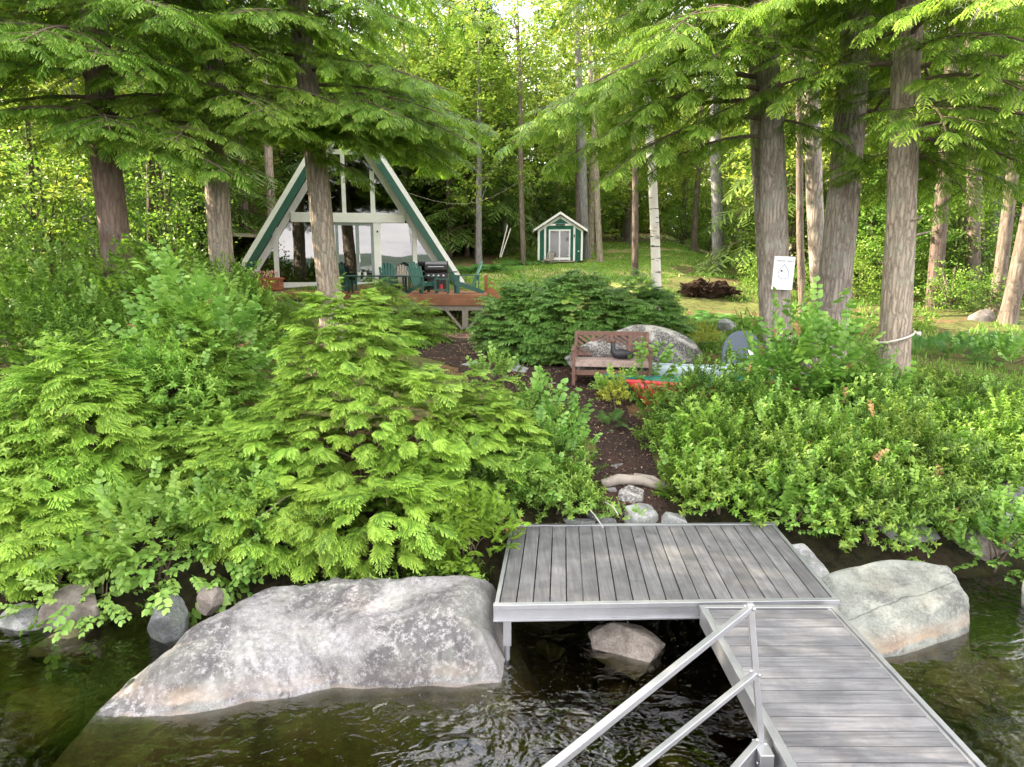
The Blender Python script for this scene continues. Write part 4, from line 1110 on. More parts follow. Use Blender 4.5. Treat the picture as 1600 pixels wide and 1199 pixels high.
def clump(seed=0, n=18, rad=.34, lf=.15):
    r_ = random.Random(seed); P = []
    for k in range(n):
        o = np.array([r_.gauss(0, rad * .55), r_.gauss(0, rad * .55), r_.gauss(0, rad * .22)])
        d = (r_.gauss(0, 1), r_.gauss(0, 1), r_.uniform(-.7, .2)); s = lf * r_.uniform(.7, 1.3)
        P.append(t_xf(simple_leaf(s, s * .68), frame(d, (r_.gauss(0, .35), r_.gauss(0, .35), 1)), o, r_.uniform(-.3, .3)))
    return t_join(P)
def fern_frond(seed=0, L=.6):
    r_ = random.Random(seed); P = []
    def ax(u): return np.array((0, L * u * (1 - .25 * u), L * (.75 * u - .85 * u * u)))
    for k in range(6): P.append(strip(ax(k / 6), ax((k + 1) / 6), .006, .005, t0=.3, t1=.4))
    for k in range(26):
        u = .12 + .86 * (k // 2) / 13; sd_ = 1 if k % 2 else -1; ls = .17 * L * 1.5 * math.sin(math.pi * (u * .85 + .12)) ** .8 + .01
        a0 = ax(u); P.append(strip(a0, a0 + np.array((sd_ * ls, ls * .35, -.2 * ls)), .026, .007, t0=.45, t1=.7))
    return t_join(P)
# ------------------------------------------------------------------ scatter many copies of templates into one mesh
def scatter(items):
    """items: list of (templates, P[k,3], Rm[k,3,3], S[k], dT[k]) -> V, Q, T"""
    VV, QQ, TT = [], [], []; b = 0
    for tl, P, Rm, S, dT in items:
        P = np.asarray(P, float); Rm = np.asarray(Rm, float); S = np.asarray(S, float); dT = np.asarray(dT, float)
        ids = np.arange(len(P)) % len(tl)
        for i, t in enumerate(tl):
            s_ = ids == i; k = int(s_.sum())
            if not k: continue
            v = np.einsum('kij,nj->kni', Rm[s_], t[0]) * S[s_][:, None, None] + P[s_][:, None, :]
            n = len(t[0]); q = t[1][None] + (np.arange(k) * n)[:, None, None] + b
            VV.append(v.reshape(-1, 3)); QQ.append(q.reshape(-1, t[1].shape[1])); TT.append(np.clip(t[2][None] + dT[s_][:, None], 0, 1).ravel())
            b += n * k
    return np.vstack(VV), np.vstack(QQ), np.concatenate(TT)
def frames(D, U):
    D = D / (np.linalg.norm(D, axis=1, keepdims=True) + 1e-9); x = np.cross(D, U); x /= (np.linalg.norm(x, axis=1, keepdims=True) + 1e-9)
    return np.stack([x, D, np.cross(x, D)], 2)
TH = [frond_hi(.34, s, d) for s, d in ((1, .25), (2, .5), (3, .35), (4, .7))]
TLO = [frond_lo(.34, s, 9, .016, d) for s, d in ((1, .3), (2, .55), (3, .75))]
TY = [frond_lo(.26, s + 9, 7, .016, d) for s, d in ((1, .2), (2, .5), (3, .3))]
TF = [frond_far(.9, s) for s in (1, 2, 3)]
TR = [twig_round(s, .32) for s in (1, 2, 3, 4)]
TR2 = [twig_round(s + 20, .36, .11, .085, 4) for s in (1, 2, 3, 4)]
TS = [twig_small(s) for s in (1, 2, 3, 4)]
TS2 = [twig_small(s + 30, .15, 10, .055, .026) for s in (1, 2, 3, 4)]
TM = [twig_round(s + 40, .22, .095, .08, 3, lambda q: maple_leaf(q * 1.15)) for s in (1, 2, 3)]
TC = [clump(s) for s in (1, 2, 3, 4, 5)]
TCS = [clump(s + 9, 14, .22, .075) for s in (1, 2, 3, 4)]
TFE = [fern_frond(s) for s in (1, 2, 3)]
# ------------------------------------------------------------------ trunks
def trunk_mesh(name, pts, rad, mat, parent, n=22, ridge=.03, flare=.5, seed=0, world=True):
    """pts: polyline list of Vector, rad: radii; resampled, with ridged bark and a root flare"""
    P = [Vector(p) for p in pts]; L = [0]
    for a, b in zip(P, P[1:]): L.append(L[-1] + (b - a).length)
    T_ = L[-1]; step = .16; hs = np.concatenate([np.arange(0, min(T_, 9), step), np.arange(min(T_, 9), T_, .8), [T_]]) if T_ > 3 else np.arange(0, T_ + .05, step)
    hs = np.unique(np.clip(hs, 0, T_)); px = np.array([[p.x, p.y, p.z] for p in P])
    c = np.stack([np.interp(hs, L, px[:, k]) for k in range(3)], 1)
    r_ = np.interp(hs, L, rad); th = np.linspace(0, 2 * np.pi, n, endpoint=False)
    H_, A_ = np.meshgrid(hs, th, indexing='ij')
    rr = r_[:, None] * (1 + ridge * np.sin(A_ * 5 + np.sin(H_ * 1.3 + seed) * 1.5 + seed) + ridge * .8 * np.sin(A_ * 9 - H_ * .7 + seed * 2) + ridge * .6 * nz(A_ * 3, H_ * 2, 1, seed))
    rr = rr * (1 + flare * np.exp(-H_ / .35) * (1 + .45 * np.sin(A_ * 3 + seed) + .3 * np.sin(A_ * 5 + 2 * seed)))
    wob = .02 * np.sin(hs * .9 + seed)[:, None]
    V_ = np.stack([c[:, 0:1] + rr * np.cos(A_) + wob, c[:, 1:2] + rr * np.sin(A_), c[:, 2:3] + 0 * A_], 2).reshape(-1, 3)
    m_ = len(hs); F = []
    i = (np.arange(m_ - 1)[:, None] * n + np.arange(n)[None]); j = (np.arange(m_ - 1)[:, None] * n + (np.arange(n)[None] + 1) % n)
    Q_ = np.stack([i, j, j + n, i + n], 2).reshape(-1, 4)
    return link_mesh(name, V_, Q_, mat, parent, smooth=True, world=world)
def tubes_np(segs):
    """segs: list of (pts Nx3, r0, r1) thin limbs, 5-sided -> V, Q"""
    VV, QQ = [], []; b = 0; n = 5
    for pts, r0, r1 in segs:
        pts = np.asarray(pts, float); m_ = len(pts); d = np.gradient(pts, axis=0); d /= (np.linalg.norm(d, axis=1, keepdims=True) + 1e-9)
        u = np.cross(d, (0.13, .07, 1.0)); u /= (np.linalg.norm(u, axis=1, keepdims=True) + 1e-9); v = np.cross(d, u)
        r_ = np.linspace(r0, r1, m_)[:, None, None]; a = np.linspace(0, 2 * np.pi, n, endpoint=False)[None, :, None]
        VV.append((pts[:, None] + r_ * (np.cos(a) * u[:, None] + np.sin(a) * v[:, None])).reshape(-1, 3))
        i = (np.arange(m_ - 1)[:, None] * n + np.arange(n)[None]); j = (np.arange(m_ - 1)[:, None] * n + (np.arange(n)[None] + 1) % n)
        QQ.append(np.stack([i, j, j + n, i + n], 2).reshape(-1, 4) + b); b += m_ * n
    return np.vstack(VV), np.vstack(QQ)
# ------------------------------------------------------------------ hemlock boughs
def limb_curve(p0, az, L, rise, droop, rs, n=9):
    u = np.linspace(0, 1, n)
    bend = rs.uniform(-.25, .25)
    a = az + bend * u
    x = np.cumsum(np.concatenate([[0], np.sin(a[1:]) * L / (n - 1)])); y = np.cumsum(np.concatenate([[0], np.cos(a[1:]) * L / (n - 1)]))
    z = L * (rise * u - droop * u ** 2)
    return np.stack([p0[0] + x, p0[1] + y, p0[2] + z], 1)
def dress_limb(curve, rs, tl_len, step, sub_k, out_P, out_D, out_U, segs, r0=.03, start=.12, fstep=.16, hang=.25):
    n = len(curve); seg = np.linalg.norm(np.diff(curve, axis=0), axis=1); L = seg.sum(); cum = np.concatenate([[0], np.cumsum(seg)])
    segs.append((curve, r0, .006))
    s = start * L; side = 1
    while s < L:
        p = np.array([np.interp(s, cum, curve[:, k]) for k in range(3)]); i = min(n - 2, int(np.searchsorted(cum, s)) - 1 if s > 0 else 0); i = max(0, i)
        d = curve[i + 1] - curve[i]; d /= np.linalg.norm(d)
        sidev = np.cross(d, (0, 0, 1)); sidev /= np.linalg.norm(sidev) + 1e-9
        u = s / L; l2 = sub_k * (L * (1 - u) * .55 + .25) * rs.uniform(.7, 1.2) * min(1, .4 + u * 2.2)
        an = rs.uniform(.75, 1.15); dd = d * math.cos(an) + sidev * side * math.sin(an) + np.array((0, 0, rs.uniform(-.2, .08))); dd /= np.linalg.norm(dd)
        m_ = max(2, int(l2 / .15)); q = p.copy(); c2 = [p]; dq = dd.copy()
        for k in range(m_):
            dq = dq + np.array((0, 0, -hang * .28)) * (k / m_) + rs.normal(size=3) * .03; dq /= np.linalg.norm(dq)
            q = q + dq * l2 / m_; c2.append(q.copy())
        c2 = np.array(c2)
        if l2 > .3: segs.append((c2, .009, .003))
        t = rs.uniform(.0, .1); sd2 = 1
        while t < l2:
            v = t / l2 * m_; k = min(m_ - 1, int(v)); pp = c2[k] + (c2[k + 1] - c2[k]) * (v - k); d2 = c2[k + 1] - c2[k]; d2 /= np.linalg.norm(d2)
            s2 = np.cross(d2, (0, 0, 1)); s2 /= np.linalg.norm(s2) + 1e-9
            a2 = rs.uniform(.5, .95); fd = d2 * math.cos(a2) + s2 * sd2 * math.sin(a2) + np.array((0, 0, rs.uniform(-.35, .05)))
            out_P.append(pp); out_D.append(fd); out_U.append((rs.normal() * .18, rs.normal() * .18, 1)); t += fstep; sd2 = -sd2
        out_P.append(c2[-1]); out_D.append(dq + np.array((0, 0, -.15))); out_U.append((rs.normal() * .15, rs.normal() * .15, 1))
        s += step * rs.uniform(.75, 1.3); side = -side
    d = curve[-1] - curve[-2]; out_P.append(curve[-1]); out_D.append(d / np.linalg.norm(d)); out_U.append((0, 0, 1))
def conifer_crown(name, label_parent, limbs, mat, tl, step=.24, sub_k=1.0, fstep=.17, scale=(.8, 1.25), seed=0, hang=.3, world=True, limbmat=None, limbname='limbs', tshift=0.0, r0=.035):
    rs = np.random.RandomState(seed); P, D, U, segs = [], [], [], []
    for (p0, az, L, rise, droop) in limbs:
        dress_limb(limb_curve(p0, az, L, rise, droop, rs), rs, None, step, sub_k, P, D, U, segs, r0 * min(1.4, .4 + L / 3), fstep=fstep, hang=hang)
    P = np.array(P); D = np.array(D); U = np.array(U); k = len(P)
    S = rs.uniform(scale[0], scale[1], k); dT = np.clip(rs.normal(0, .10, k) + tshift, -.4, .4)
    V_, Q_, T_ = scatter([(tl, P, frames(D, U), S, dT)])
    o = link_mesh(name, V_, Q_, mat, label_parent, tint=T_, world=world)
    V2, Q2 = tubes_np(segs)
    link_mesh(limbname, V2, Q2, limbmat or M['twig'], label_parent, smooth=True, world=world)
    return o
def lathe_limbs(trunk_at, z0, z1, n, Lf, rs, rise=(.05, .3), droop=(.3, .5), az=None):
    out = []
    for k in range(n):
        z = z0 + (z1 - z0) * (k + rs.uniform(0, .8)) / n; a = (k * 2.4 + rs.uniform(-.4, .4)) if az is None else rs.uniform(*az)
        L = Lf((z - z0) / (z1 - z0)) * rs.uniform(.8, 1.15)
        out.append((trunk_at(z), a, L, rs.uniform(*rise), rs.uniform(*droop)))
    return out
# ------------------------------------------------------------------ shrubs
def shrub(name, label, cat, loc, rad, layers, seed=0, stems=5, group=None, base=.35, lumps=.22, low=-.35, upb=.5, parent_stem='stem', flat=0.0):
    """layers: list of (part name, templates, material, count, scale, depth, tint shift)"""
    rs = np.random.RandomState(seed)
    x, y = loc[0], loc[1]; z = loc[2] if len(loc) > 2 else float(G(x, y))
    t = thing(name, label, cat, (x, y, z), group=group)
    c = np.array((x, y, z + rad[2] * base)); rad = np.array(rad)
    ph = rs.uniform(0, 6, 6)
    def surf(d): return 1 + lumps * (np.sin(d[:, 0] * 4.2 + ph[0]) * np.cos(d[:, 1] * 3.7 + ph[1]) + .8 * np.sin(d[:, 2] * 5 + ph[2] + d[:, 0] * 3) + .6 * np.sin(d[:, 0] * 9 + ph[3]) * np.sin(d[:, 1] * 8 + ph[4]))
    for (pn, tl, mat, n, s, depth, dt) in layers:
        d = rs.normal(size=(n * 2, 3)); d /= np.linalg.norm(d, axis=1, keepdims=True); d = d[d[:, 2] > low][:n]
        r_ = surf(d) * (1 - depth * rs.uniform(0, 1, len(d)) ** 1.6)
        P = c + d * r_[:, None] * rad
        g_ = G(P[:, 0], P[:, 1]); P[:, 2] = np.maximum(P[:, 2], g_ + .04)
        D = d / rad * rad.mean() * .75 + rs.normal(size=d.shape) * .38 + np.array((0, 0, upb)); 
        U = np.array((0, 0, 1.0)) + rs.normal(size=d.shape) * .25 + d * .35 * (1 - flat)
        S = s * rs.uniform(.75, 1.25, len(d))
        T = dt + rs.normal(0, .11, len(d))
        V_, Q_, T_ = scatter([(tl, P, frames(D, U), S, T)])
        link_mesh(pn, V_, Q_, mat, t, tint=T_)
    segs = []
    for k in range(stems):
        a = rs.uniform(0, 6.28); e = c + np.array((math.cos(a) * rad[0] * rs.uniform(.2, .7), math.sin(a) * rad[1] * rs.uniform(.2, .7), rad[2] * rs.uniform(.2, .6)))
        b0 = np.array((x + rs.uniform(-.12, .12), y + rs.uniform(-.12, .12), z - .05)); mid = (b0 + e) / 2 + np.array((0, 0, .12)) + rs.normal(size=3) * .05
        u = np.linspace(0, 1, 7)[:, None]; segs.append(((1 - u) ** 2 * b0 + 2 * u * (1 - u) * mid + u * u * e, .016, .004))
    if segs:
        V2, Q2 = tubes_np(segs); link_mesh('stems', V2, Q2, M['twig'], t, smooth=True)
    return t
def hemlock_bush(name, label, loc, H, Rr, nl, mat, tl, seed, step=.105, fstep=.10, scale=(.8, 1.2), tshift=0, leaders=1, squash=1.0, cat='shrub', zlow=.10, hang=.26):
    rs = np.random.RandomState(seed); x, y = loc; z = float(G(x, y))
    t = thing(name, label, cat, (x, y, z))
    limbs = []
    for q in range(leaders):
        aq = rs.uniform(0, 6.28); rq = 0 if q == 0 else Rr * .42 * rs.uniform(.6, 1.2)
        ox, oy = rq * math.cos(aq), rq * math.sin(aq); hq = H * (1 if q == 0 else rs.uniform(.55, .92))
        Lr = Rr * (.80 if leaders > 1 else 1.0)
        n = int(nl * (.42 if leaders > 1 else 1) * (hq / H))
        for k in range(n):
            u = (k + rs.uniform(0, 1)) / n; zz = z + hq * (zlow + (1 - zlow) * u)
            L = Lr * (1 - u) ** .55 * rs.uniform(.6, 1.22) + .16
            limbs.append((np.array((x + ox, y + oy, zz - L * .10)), rs.uniform(0, 6.28), L, rs.uniform(.05, .45), rs.uniform(.12, .40)))
        for k in range(4):
            limbs.append((np.array((x + ox, y + oy, z + hq * rs.uniform(.9, .99))), rs.uniform(0, 6.28), rs.uniform(.2, .4), rs.uniform(.5, 1.1), rs.uniform(.3, .6)))
    conifer_crown('foliage', t, limbs, mat, tl, step, .62, fstep, scale, seed, hang, limbname='branches', tshift=tshift, r0=.02)
    trunk_mesh('stem', [(x, y, z - .1), (x + .03, y, z + H * .5), (x, y, z + H * .97)], [.045, .03, .006], M['twig'], t, n=7, flare=.1)
    return t
def bxy(px, py, Y): q = atY(px, py, Y); return (q.x, Y)
# mounded hemlocks: sprays held in small fanned shelves all over a lumpy mound
def mound(name, label, E, dens, seed, mat, tl, s=.75, tshift=0, fan=8, shoots=10):
    rs = np.random.RandomState(seed); E = np.array(E, float); c0 = E[0][:3]
    z0 = float(G(c0[0], c0[1])); t = thing(name, label, 'shrub', (c0[0], c0[1], z0))
    P, D, U, S, T = [], [], [], [], []
    for i, e in enumerate(E):
        n = int(dens * (e[3] * e[4] + e[3] * e[5] + e[4] * e[5]) * 4.2)
        d = rs.normal(size=(n, 3)); d /= np.linalg.norm(d, axis=1, keepdims=True); d = d[d[:, 2] > -.85]
        lump = 1 + .13 * np.sin(d[:, 0] * 6 + seed) * np.cos(d[:, 1] * 5 + i) + .10 * np.sin(d[:, 2] * 9 + d[:, 0] * 7 + seed)
        r_ = lump * np.where(rs.rand(len(d)) < .72, rs.uniform(.90, 1.06, len(d)), rs.uniform(.55, .9, len(d)))
        Q = e[:3] + d * r_[:, None] * e[3:]
        for j, f in enumerate(E):
            if j != i: k = (((Q - f[:3]) / f[3:]) ** 2).sum(1) > .55; Q, d = Q[k], d[k]
        k = Q[:, 2] > G(Q[:, 0], Q[:, 1]) + .1; Q, d = Q[k], d[k]
        for q, o in zip(Q, d):
            az = math.atan2(o[0], o[1]) + rs.normal() * .35; tw = rs.normal() * .09; sp_ = rs.uniform(.75, 1.2); m_ = rs.randint(fan - 3, fan + 2)
            tilt = -.22 + .35 * max(0, o[2]) + rs.normal() * .12
            for v in range(m_):
                a_ = az + (v / (m_ - 1) - .5) * 2.3 * sp_ + rs.normal() * .12; back = rs.uniform(0, .12)
                dd = np.array((math.sin(a_), math.cos(a_), tilt + rs.normal() * .13)); side = abs(v / (m_ - 1) - .5) * 2
                P.append(q - dd * back * .5 - np.array((math.sin(az), math.cos(az), 0)) * side * .06); D.append(dd); U.append((rs.normal() * .2, rs.normal() * .2, 1)); S.append(s * sp_ * rs.uniform(.7, 1.15) * (1.05 - .3 * side)); T.append(tw * 1.5 + tshift + rs.normal() * .10)
    top = E[np.argmax(E[:, 2] + E[:, 5])]
    for k in range(shoots):
        e = E[rs.randint(len(E))]; a_ = rs.uniform(0, 6.28); rr = rs.uniform(0, .5); q = e[:3] + np.array((math.cos(a_) * rr * e[3], math.sin(a_) * rr * e[4], e[5] * math.sqrt(1 - rr * rr)))
        for v in range(7): b_ = rs.uniform(0, 6.28); P.append(q + np.array((0, 0, .05 * v))); D.append((math.cos(b_), math.sin(b_), rs.uniform(.3, 1.0))); U.append((rs.normal() * .2, rs.normal() * .2, 1)); S.append(s * .8 * (1 - v * .09)); T.append(tshift + .1)
    V_, Q_, T_ = scatter([(tl, np.array(P), frames(np.array(D), np.array(U)), np.array(S), np.array(T))])
    link_mesh('foliage', V_, Q_, mat, t, tint=T_)
    segs = []
    for k in range(26):
        e = E[rs.randint(len(E))]; a_ = rs.uniform(0, 6.28); b_ = np.array((c0[0] + rs.uniform(-.3, .3), c0[1] + rs.uniform(-.2, .2), z0 - .05)); q = e[:3] + np.array((math.cos(a_), math.sin(a_), rs.uniform(-.4, .6))) * e[3:] * rs.uniform(.8, 1.05); u = np.linspace(0, 1, 8)[:, None]
        segs.append((b_ * (1 - u) + q * u + np.array((0, 0, .25)) * np.sin(u * 3.14), .022, .006))
    V2, Q2 = tubes_np(segs); link_mesh('branches', V2, Q2, M['twig'], t, smooth=True)
    return t
mound('hemlock_bush', 'big bright green hemlock bush filling the middle left above the pale rock', [(-1.7, 8.55, 1.4, 1.65, 1.2, .95), (-2.15, 8.75, 2.15, .85, .8, 1.05), (-.7, 8.5, 1.2, 1.05, .9, .82), (-2.75, 8.1, 1.05, .8, .85, .75), (-1.6, 7.2, .82, 1.1, .6, .5), (-2.6, 7.2, .85, .75, .5, .44), (-1.0, 7.4, .85, .6, .45, .42), (-3.2, 7.9, 1.0, .8, .7, .7)], 54, 3, M['hem_hi'], TH, .66, .10)
mound('hemlock_bush', 'yellowish feathery hemlock at the left edge of the photo', [(-5.35, 8.3, 1.55, .8, .75, 1.0), (-5.7, 7.9, .95, 1.1, .85, .7)], 50, 7, M['hem_hi'], TH, .78, .14)
mound('hemlock_bush', 'feathery hemlock behind the yellowish one near the left edge', [(-4.85, 9.9, 1.75, .85, .7, 1.15)], 46, 8, M['hem_hi'], TH, .8, -.03)
mound('hemlock_bush', 'low hemlock overhanging the water at the far lower left', [(-5.2, 7.0, .62, .8, .5, .45)], 56, 9, M['hem_hi'], TH, .72, .15, 8, 3)
mound('hemlock_bush', 'small bright hemlock between the big bush and the left thicket', [(-3.9, 8.4, 1.0, .8, .7, .7)], 50, 19, M['hem_hi'], TH, .75, .0, 8, 4)
hemlock_bush('hemlock_bush', 'small dark hemlock in front of the deck by the tree trunk', (bxy(598, 500, 16.5)), 1.5, .95, 44, M['hem'], TLO, 10, .13, .13, (.6, .9))
hemlock_bush('hemlock_bush', 'dark hemlock bush touching the right part of the deck front', (bxy(650, 520, 17.3)), .95, .85, 34, M['hem'], TLO, 11, .13, .13, (.6, .9))
hemlock_bush('hemlock_bush', 'dark hemlock under the left end of the deck', (bxy(430, 500, 17.5)), 1.15, 1.2, 34, M['hem'], TLO, 12, .13, .13, (.6, .9))
hemlock_bush('hemlock_bush', 'young dark hemlock left of the deck planter box', (bxy(365, 440, 20)), 1.3, .9, 34, M['hem'], TLO, 13, .14, .14, (.7, 1.0))
# wide yew-like mass right of the deck
mound('yew_bush', 'wide dense evergreen bush in the middle of the photo, right of the deck', [(1.35, 15.2, 2.1, 1.75, 1.2, 1.25), (1.0, 14.5, 1.85, 1.3, .6, .6)], 62, 31, M['yew'], TY, 1.15, .06, 6, 8)
mound('yew_bush', 'dense evergreen bush at the left flank of the wide one, by the path', [(.25, 15.6, 2.05, .95, .9, 1.0)], 60, 32, M['yew'], TY, 1.15, .04, 6, 6)
mound('yew_bush', 'dense evergreen bush below the birch trunk', [(2.85, 15.5, 2.15, 1.0, .9, 1.05)], 60, 33, M['yew'], TY, 1.15, .04, 6, 6)
# left broad-leaved shrubs
rl = lambda n, s=1.0, dt=0, tl=None, mt='round', pn='foliage', dep=.5: (pn, tl or TR, M[mt], n, s, dep, dt)
def sh(label, px, py, Y, rad, layers, seed, name='leafy_shrub', cat='shrub', **k):
    x = atY(px, py, Y).x; return shrub(name, label, cat, (x, Y), rad, layers, seed, **k)
sh('grey green shrub with big round leaves, top of the left thicket', 300, 520, 10.6, (1.15, .9, 1.45), [rl(300, 1.0, .02, TR2), rl(7, .8, 0, TR, 'autumn', 'pink_leaves', .05)], 21, base=.4)
sh('round leaved shrub below the big one, between the two hemlocks', 260, 640, 9.4, (.85, .7, .8), [rl(190, .9, -.02)], 22, base=.7)
sh('bright yellow green shrub in the middle of the left thicket', 270, 660, 9.0, (.7, .5, .95), [rl(420, 1.5, .1, TS, 'bright')], 23, base=.7)
sh('small leaved green shrub left of the round leaved one', 150, 560, 10.8, (1.1, .8, 1.1), [rl(700, 1.7, 0, TS, 'small')], 24, base=.5)
sh('round leaved shrub hanging low over the dark water at the left', 255, 905, 6.95, (1.05, .55, .62), [rl(210, .88, .08)], 25, base=.7, upb=.1, low=-.75)
sh('leafy twigs dipping towards the water at the lower left', 140, 960, 6.6, (.7, .4, .42), [rl(80, .82, .1)], 26, base=.85, upb=-.1, low=-.8)
sh('round leaved shrub at the foot of the big hemlock bush', 390, 860, 7.3, (.65, .5, .5), [rl(110, .85, .05), rl(150, 1.5, .05, TS, 'small', 'small_leaves')], 27, base=.6)
sh('low yellowish shrub behind the overhanging twigs at the left', 60, 800, 7.9, (1.0, .7, .85), [rl(360, 1.8, .2, TS, 'bright')], 28, base=.5)
for k, (px, Y, ra, mt, tl, n, s, lab) in enumerate([
        (20, 12.5, (1.4, 1, 1.6), 'maple', TM, 420, 1.1, 'maple saplings at the left edge behind the hemlocks'),
        (110, 13.2, (1.4, 1, 1.55), 'round', TR, 420, 1.0, 'dark leafy thicket under the plum coloured trunk'),
        (200, 13.8, (1.3, 1, 1.6), 'maple', TM, 420, 1.1, 'maple saplings right of the plum coloured trunk'),
        (300, 14.2, (1.3, 1, 1.5), 'small', TCS, 260, 1.0, 'fine leaved thicket left of the cottage trunk'),
        (350, 14.6, (.9, .8, 1.35), 'bright', TS, 950, 2.0, 'upright bright green shrub left of the deck'),
        (330, 12.2, (.9, .8, 1.35), 'round', TR, 260, 1.0, 'round leaved shrub in front of the upright bright one'),
        (60, 15.5, (1.5, 1, 2.1), 'under', TC, 200, .8, 'loose sunlit thicket at the far left behind the saplings'),
        (250, 16.5, (1.6, 1, 2.0), 'under', TC, 200, .8, 'loose thicket between the two left trunks')]):
    sh(lab, px, 480, Y, ra, [rl(n, s, 0, tl, mt)], 40 + k, base=.4)
# right of the big hemlock bush, along the path
sh('round leaved shrub left of the path, in front of the slab', 835, 640, 9.6, (.62, .5, .5), [rl(100, .85, .02, TR2, 'round'), rl(160, 1.5, 0, TS, 'small', 'small_leaves')], 60, base=.5)
sh('leafy shrub bordering the left side of the path', 850, 720, 8.75, (.62, .5, .5), [rl(90, .8, .05), rl(260, 1.4, .05, TS, 'small', 'small_leaves')], 61, base=.5)
sh('round leaved shrub behind the left corner of the dock', 800, 780, 8.15, (.62, .4, .42), [rl(110, .8, .1), rl(260, 1.4, .05, TS, 'small', 'small_leaves')], 62, base=.55)
sh('fine leaved shrub at the back edge of the dock', 880, 790, 8.1, (.42, .3, .32), [rl(330, 1.3, .1, TS, 'small')], 63, base=.5)
sh('maple seedlings with pinkish tips at the left corner of the dock', 738, 838, 7.1, (.44, .3, .46), [rl(110, .85, .0, TM, 'maple'), rl(5, .6, 0, TR, 'autumn', 'pink_leaves', .02)], 64, base=.6, name='maple_seedling', cat='seedling')
sh('tiny leaved low shrub creeping over the back of the pale rock', 690, 880, 6.8, (.42, .22, .2), [rl(260, 1.1, .1, TS, 'small')], 73, base=.6)
sh('tiny leaved low shrub on top of the pale rock', 545, 885, 6.6, (.5, .25, .24), [rl(320, 1.1, .1, TS, 'small')], 65, base=.6)
sh('small leafy plant standing beside the slab at the path bend', 775, 560, 12.3, (.35, .25, .3), [rl(34, .9, .05)], 66, base=.6, name='leafy_plant', cat='plant')
sh('single leafy seedling beside the round stone on the path', 975, 795, 8.0, (.14, .1, .12), [rl(14, .6, .1)], 67, base=.8, name='leafy_plant', cat='plant', stems=2)
sh('yellow green fern like plant on the path below the canoes', 962, 635, 11.0, (.14, .1, .24), [rl(60, 1.2, .2, TS, 'yellow')], 68, base=.7, name='leafy_plant', cat='plant', stems=2)
sh('variegated plant with pale edged leaves between bench and teal canoe', 965, 605, 11.7, (.3, .2, .22), [rl(26, .75, .3, TR, 'bright'), rl(14, .7, .1, TR)], 69, base=.5, name='leafy_plant', cat='plant', stems=2)
sh('broad leaved plant standing in front of the bench end', 1012, 585, 11.9, (.34, .25, .38), [rl(26, 1.0, 0, TR2, 'round')], 70, base=.6, name='leafy_plant', cat='plant', stems=3)
sh('small fern plant on the path right below the middle', 955, 665, 10.3, (.12, .1, .1), [rl(16, .45, .1, TFE, 'fern', 'fronds')], 71, name='fern', cat='fern', stems=0)
# right shrub mass
rights = [
    (1092, 655, 10.0, (.68, .5, .66), 'small', 'fine leaved shrub just right of the red canoe'),
    (1170, 690, 9.5, (.75, .6, .58), 'small', 'fine leaved shrub below the tall round leaved one'),
    (1095, 730, 8.9, (.52, .5, .48), 'small', 'shrub right of the path above the dock'),
    (1110, 790, 8.25, (.52, .4, .42), 'bright', 'bright shrub at the back edge of the dock, right side'),
    (1190, 770, 8.5, (.62, .5, .55), 'small', 'fine leaved shrub behind the dock corner'),
    (1250, 720, 9.1, (.75, .6, .6), 'small', 'dense fine leaved shrub in the middle of the right thicket'),
    (1300, 800, 8.2, (.72, .5, .62), 'small', 'olive green shrub beside the right edge of the dock'),
    (1360, 850, 7.8, (.62, .42, .5), 'small', 'olive green shrub above the big cracked boulder'),
    (1400, 760, 8.7, (.75, .6, .62), 'small', 'fine leaved shrub above the pale ledge'),
    (1350, 670, 10.0, (.85, .6, .6), 'small', 'low shrub under the rope trunk'),
    (1480, 700, 9.6, (.85, .6, .42), 'small', 'fine leaved shrub at the right side of the thicket'),
    (1570, 760, 8.9, (.8, .6, .62), 'bright', 'yellowish shrub near the right edge above the ledge'),
    (1470, 815, 8.2, (.6, .4, .4), 'small', 'small shrub rooted on the pale ledge'),
    (1590, 660, 10.5, (.9, .7, .36), 'small', 'fine leaved shrub at the right edge of the photo'),
    (1450, 620, 11.4, (.9, .6, .28), 'small', 'low shrub at the foot of the rope trunk, right side'),
    (1555, 870, 7.7, (.42, .35, .42), 'round', 'round leaved twigs hanging over the ledge at the right'),
    (1040, 690, 9.6, (.3, .3, .3), 'small', 'small shrub at the right edge of the path'),
    (1240, 850, 7.95, (.4, .4, .42), 'round', 'dark leafy shrub tucked against the dock corner')]
for k, (px, py, Y, ra, mt, lab) in enumerate(rights):
    ly = [rl(int(1150 * ra[0] * ra[0]), 1.3, -.04 + .06 * (k % 3), TS, mt, dep=.6), rl(int(520 * ra[0] * ra[0] * (.4 + .6 * (k % 3 != 1))), 1.25, .02 * (k % 4), TS2, ('small', 'round', 'bright', 'small')[k % 4], 'broader_leaves', .45)] if mt != 'round' else [rl(int(420 * ra[0] * ra[0] * 1.6), .8, .0, TR)]
    if k % 2: ly.append(rl(34, .72, .06, TR, 'round', 'round_leaves', .15))
    else: ly.append(rl(9, .9, .12, TM, 'maple', 'maple_leaves', .1))
    if k % 3 == 0: ly.append(rl(5, .6, 0, TR, 'autumn', 'dead_leaves', .1))
    sh(lab, px, py, Y, ra, ly, 100 + k, base=.45, lumps=.34)
sh('tall shrub with large round leaves in front of the sign tree', 1252, 560, 10.6, (.86, .6, 1.0), [rl(380, .95, .0, TR2, 'round'), rl(8, .7, 0, TR, 'autumn', 'pink_leaves', .02)], 130, base=.5, lumps=.3)
sh('round leaved shrub reaching right below the big trunk', 1340, 615, 10.4, (.6, .5, .5), [rl(90, .9, .02, TR2, 'round')], 131, base=.7)
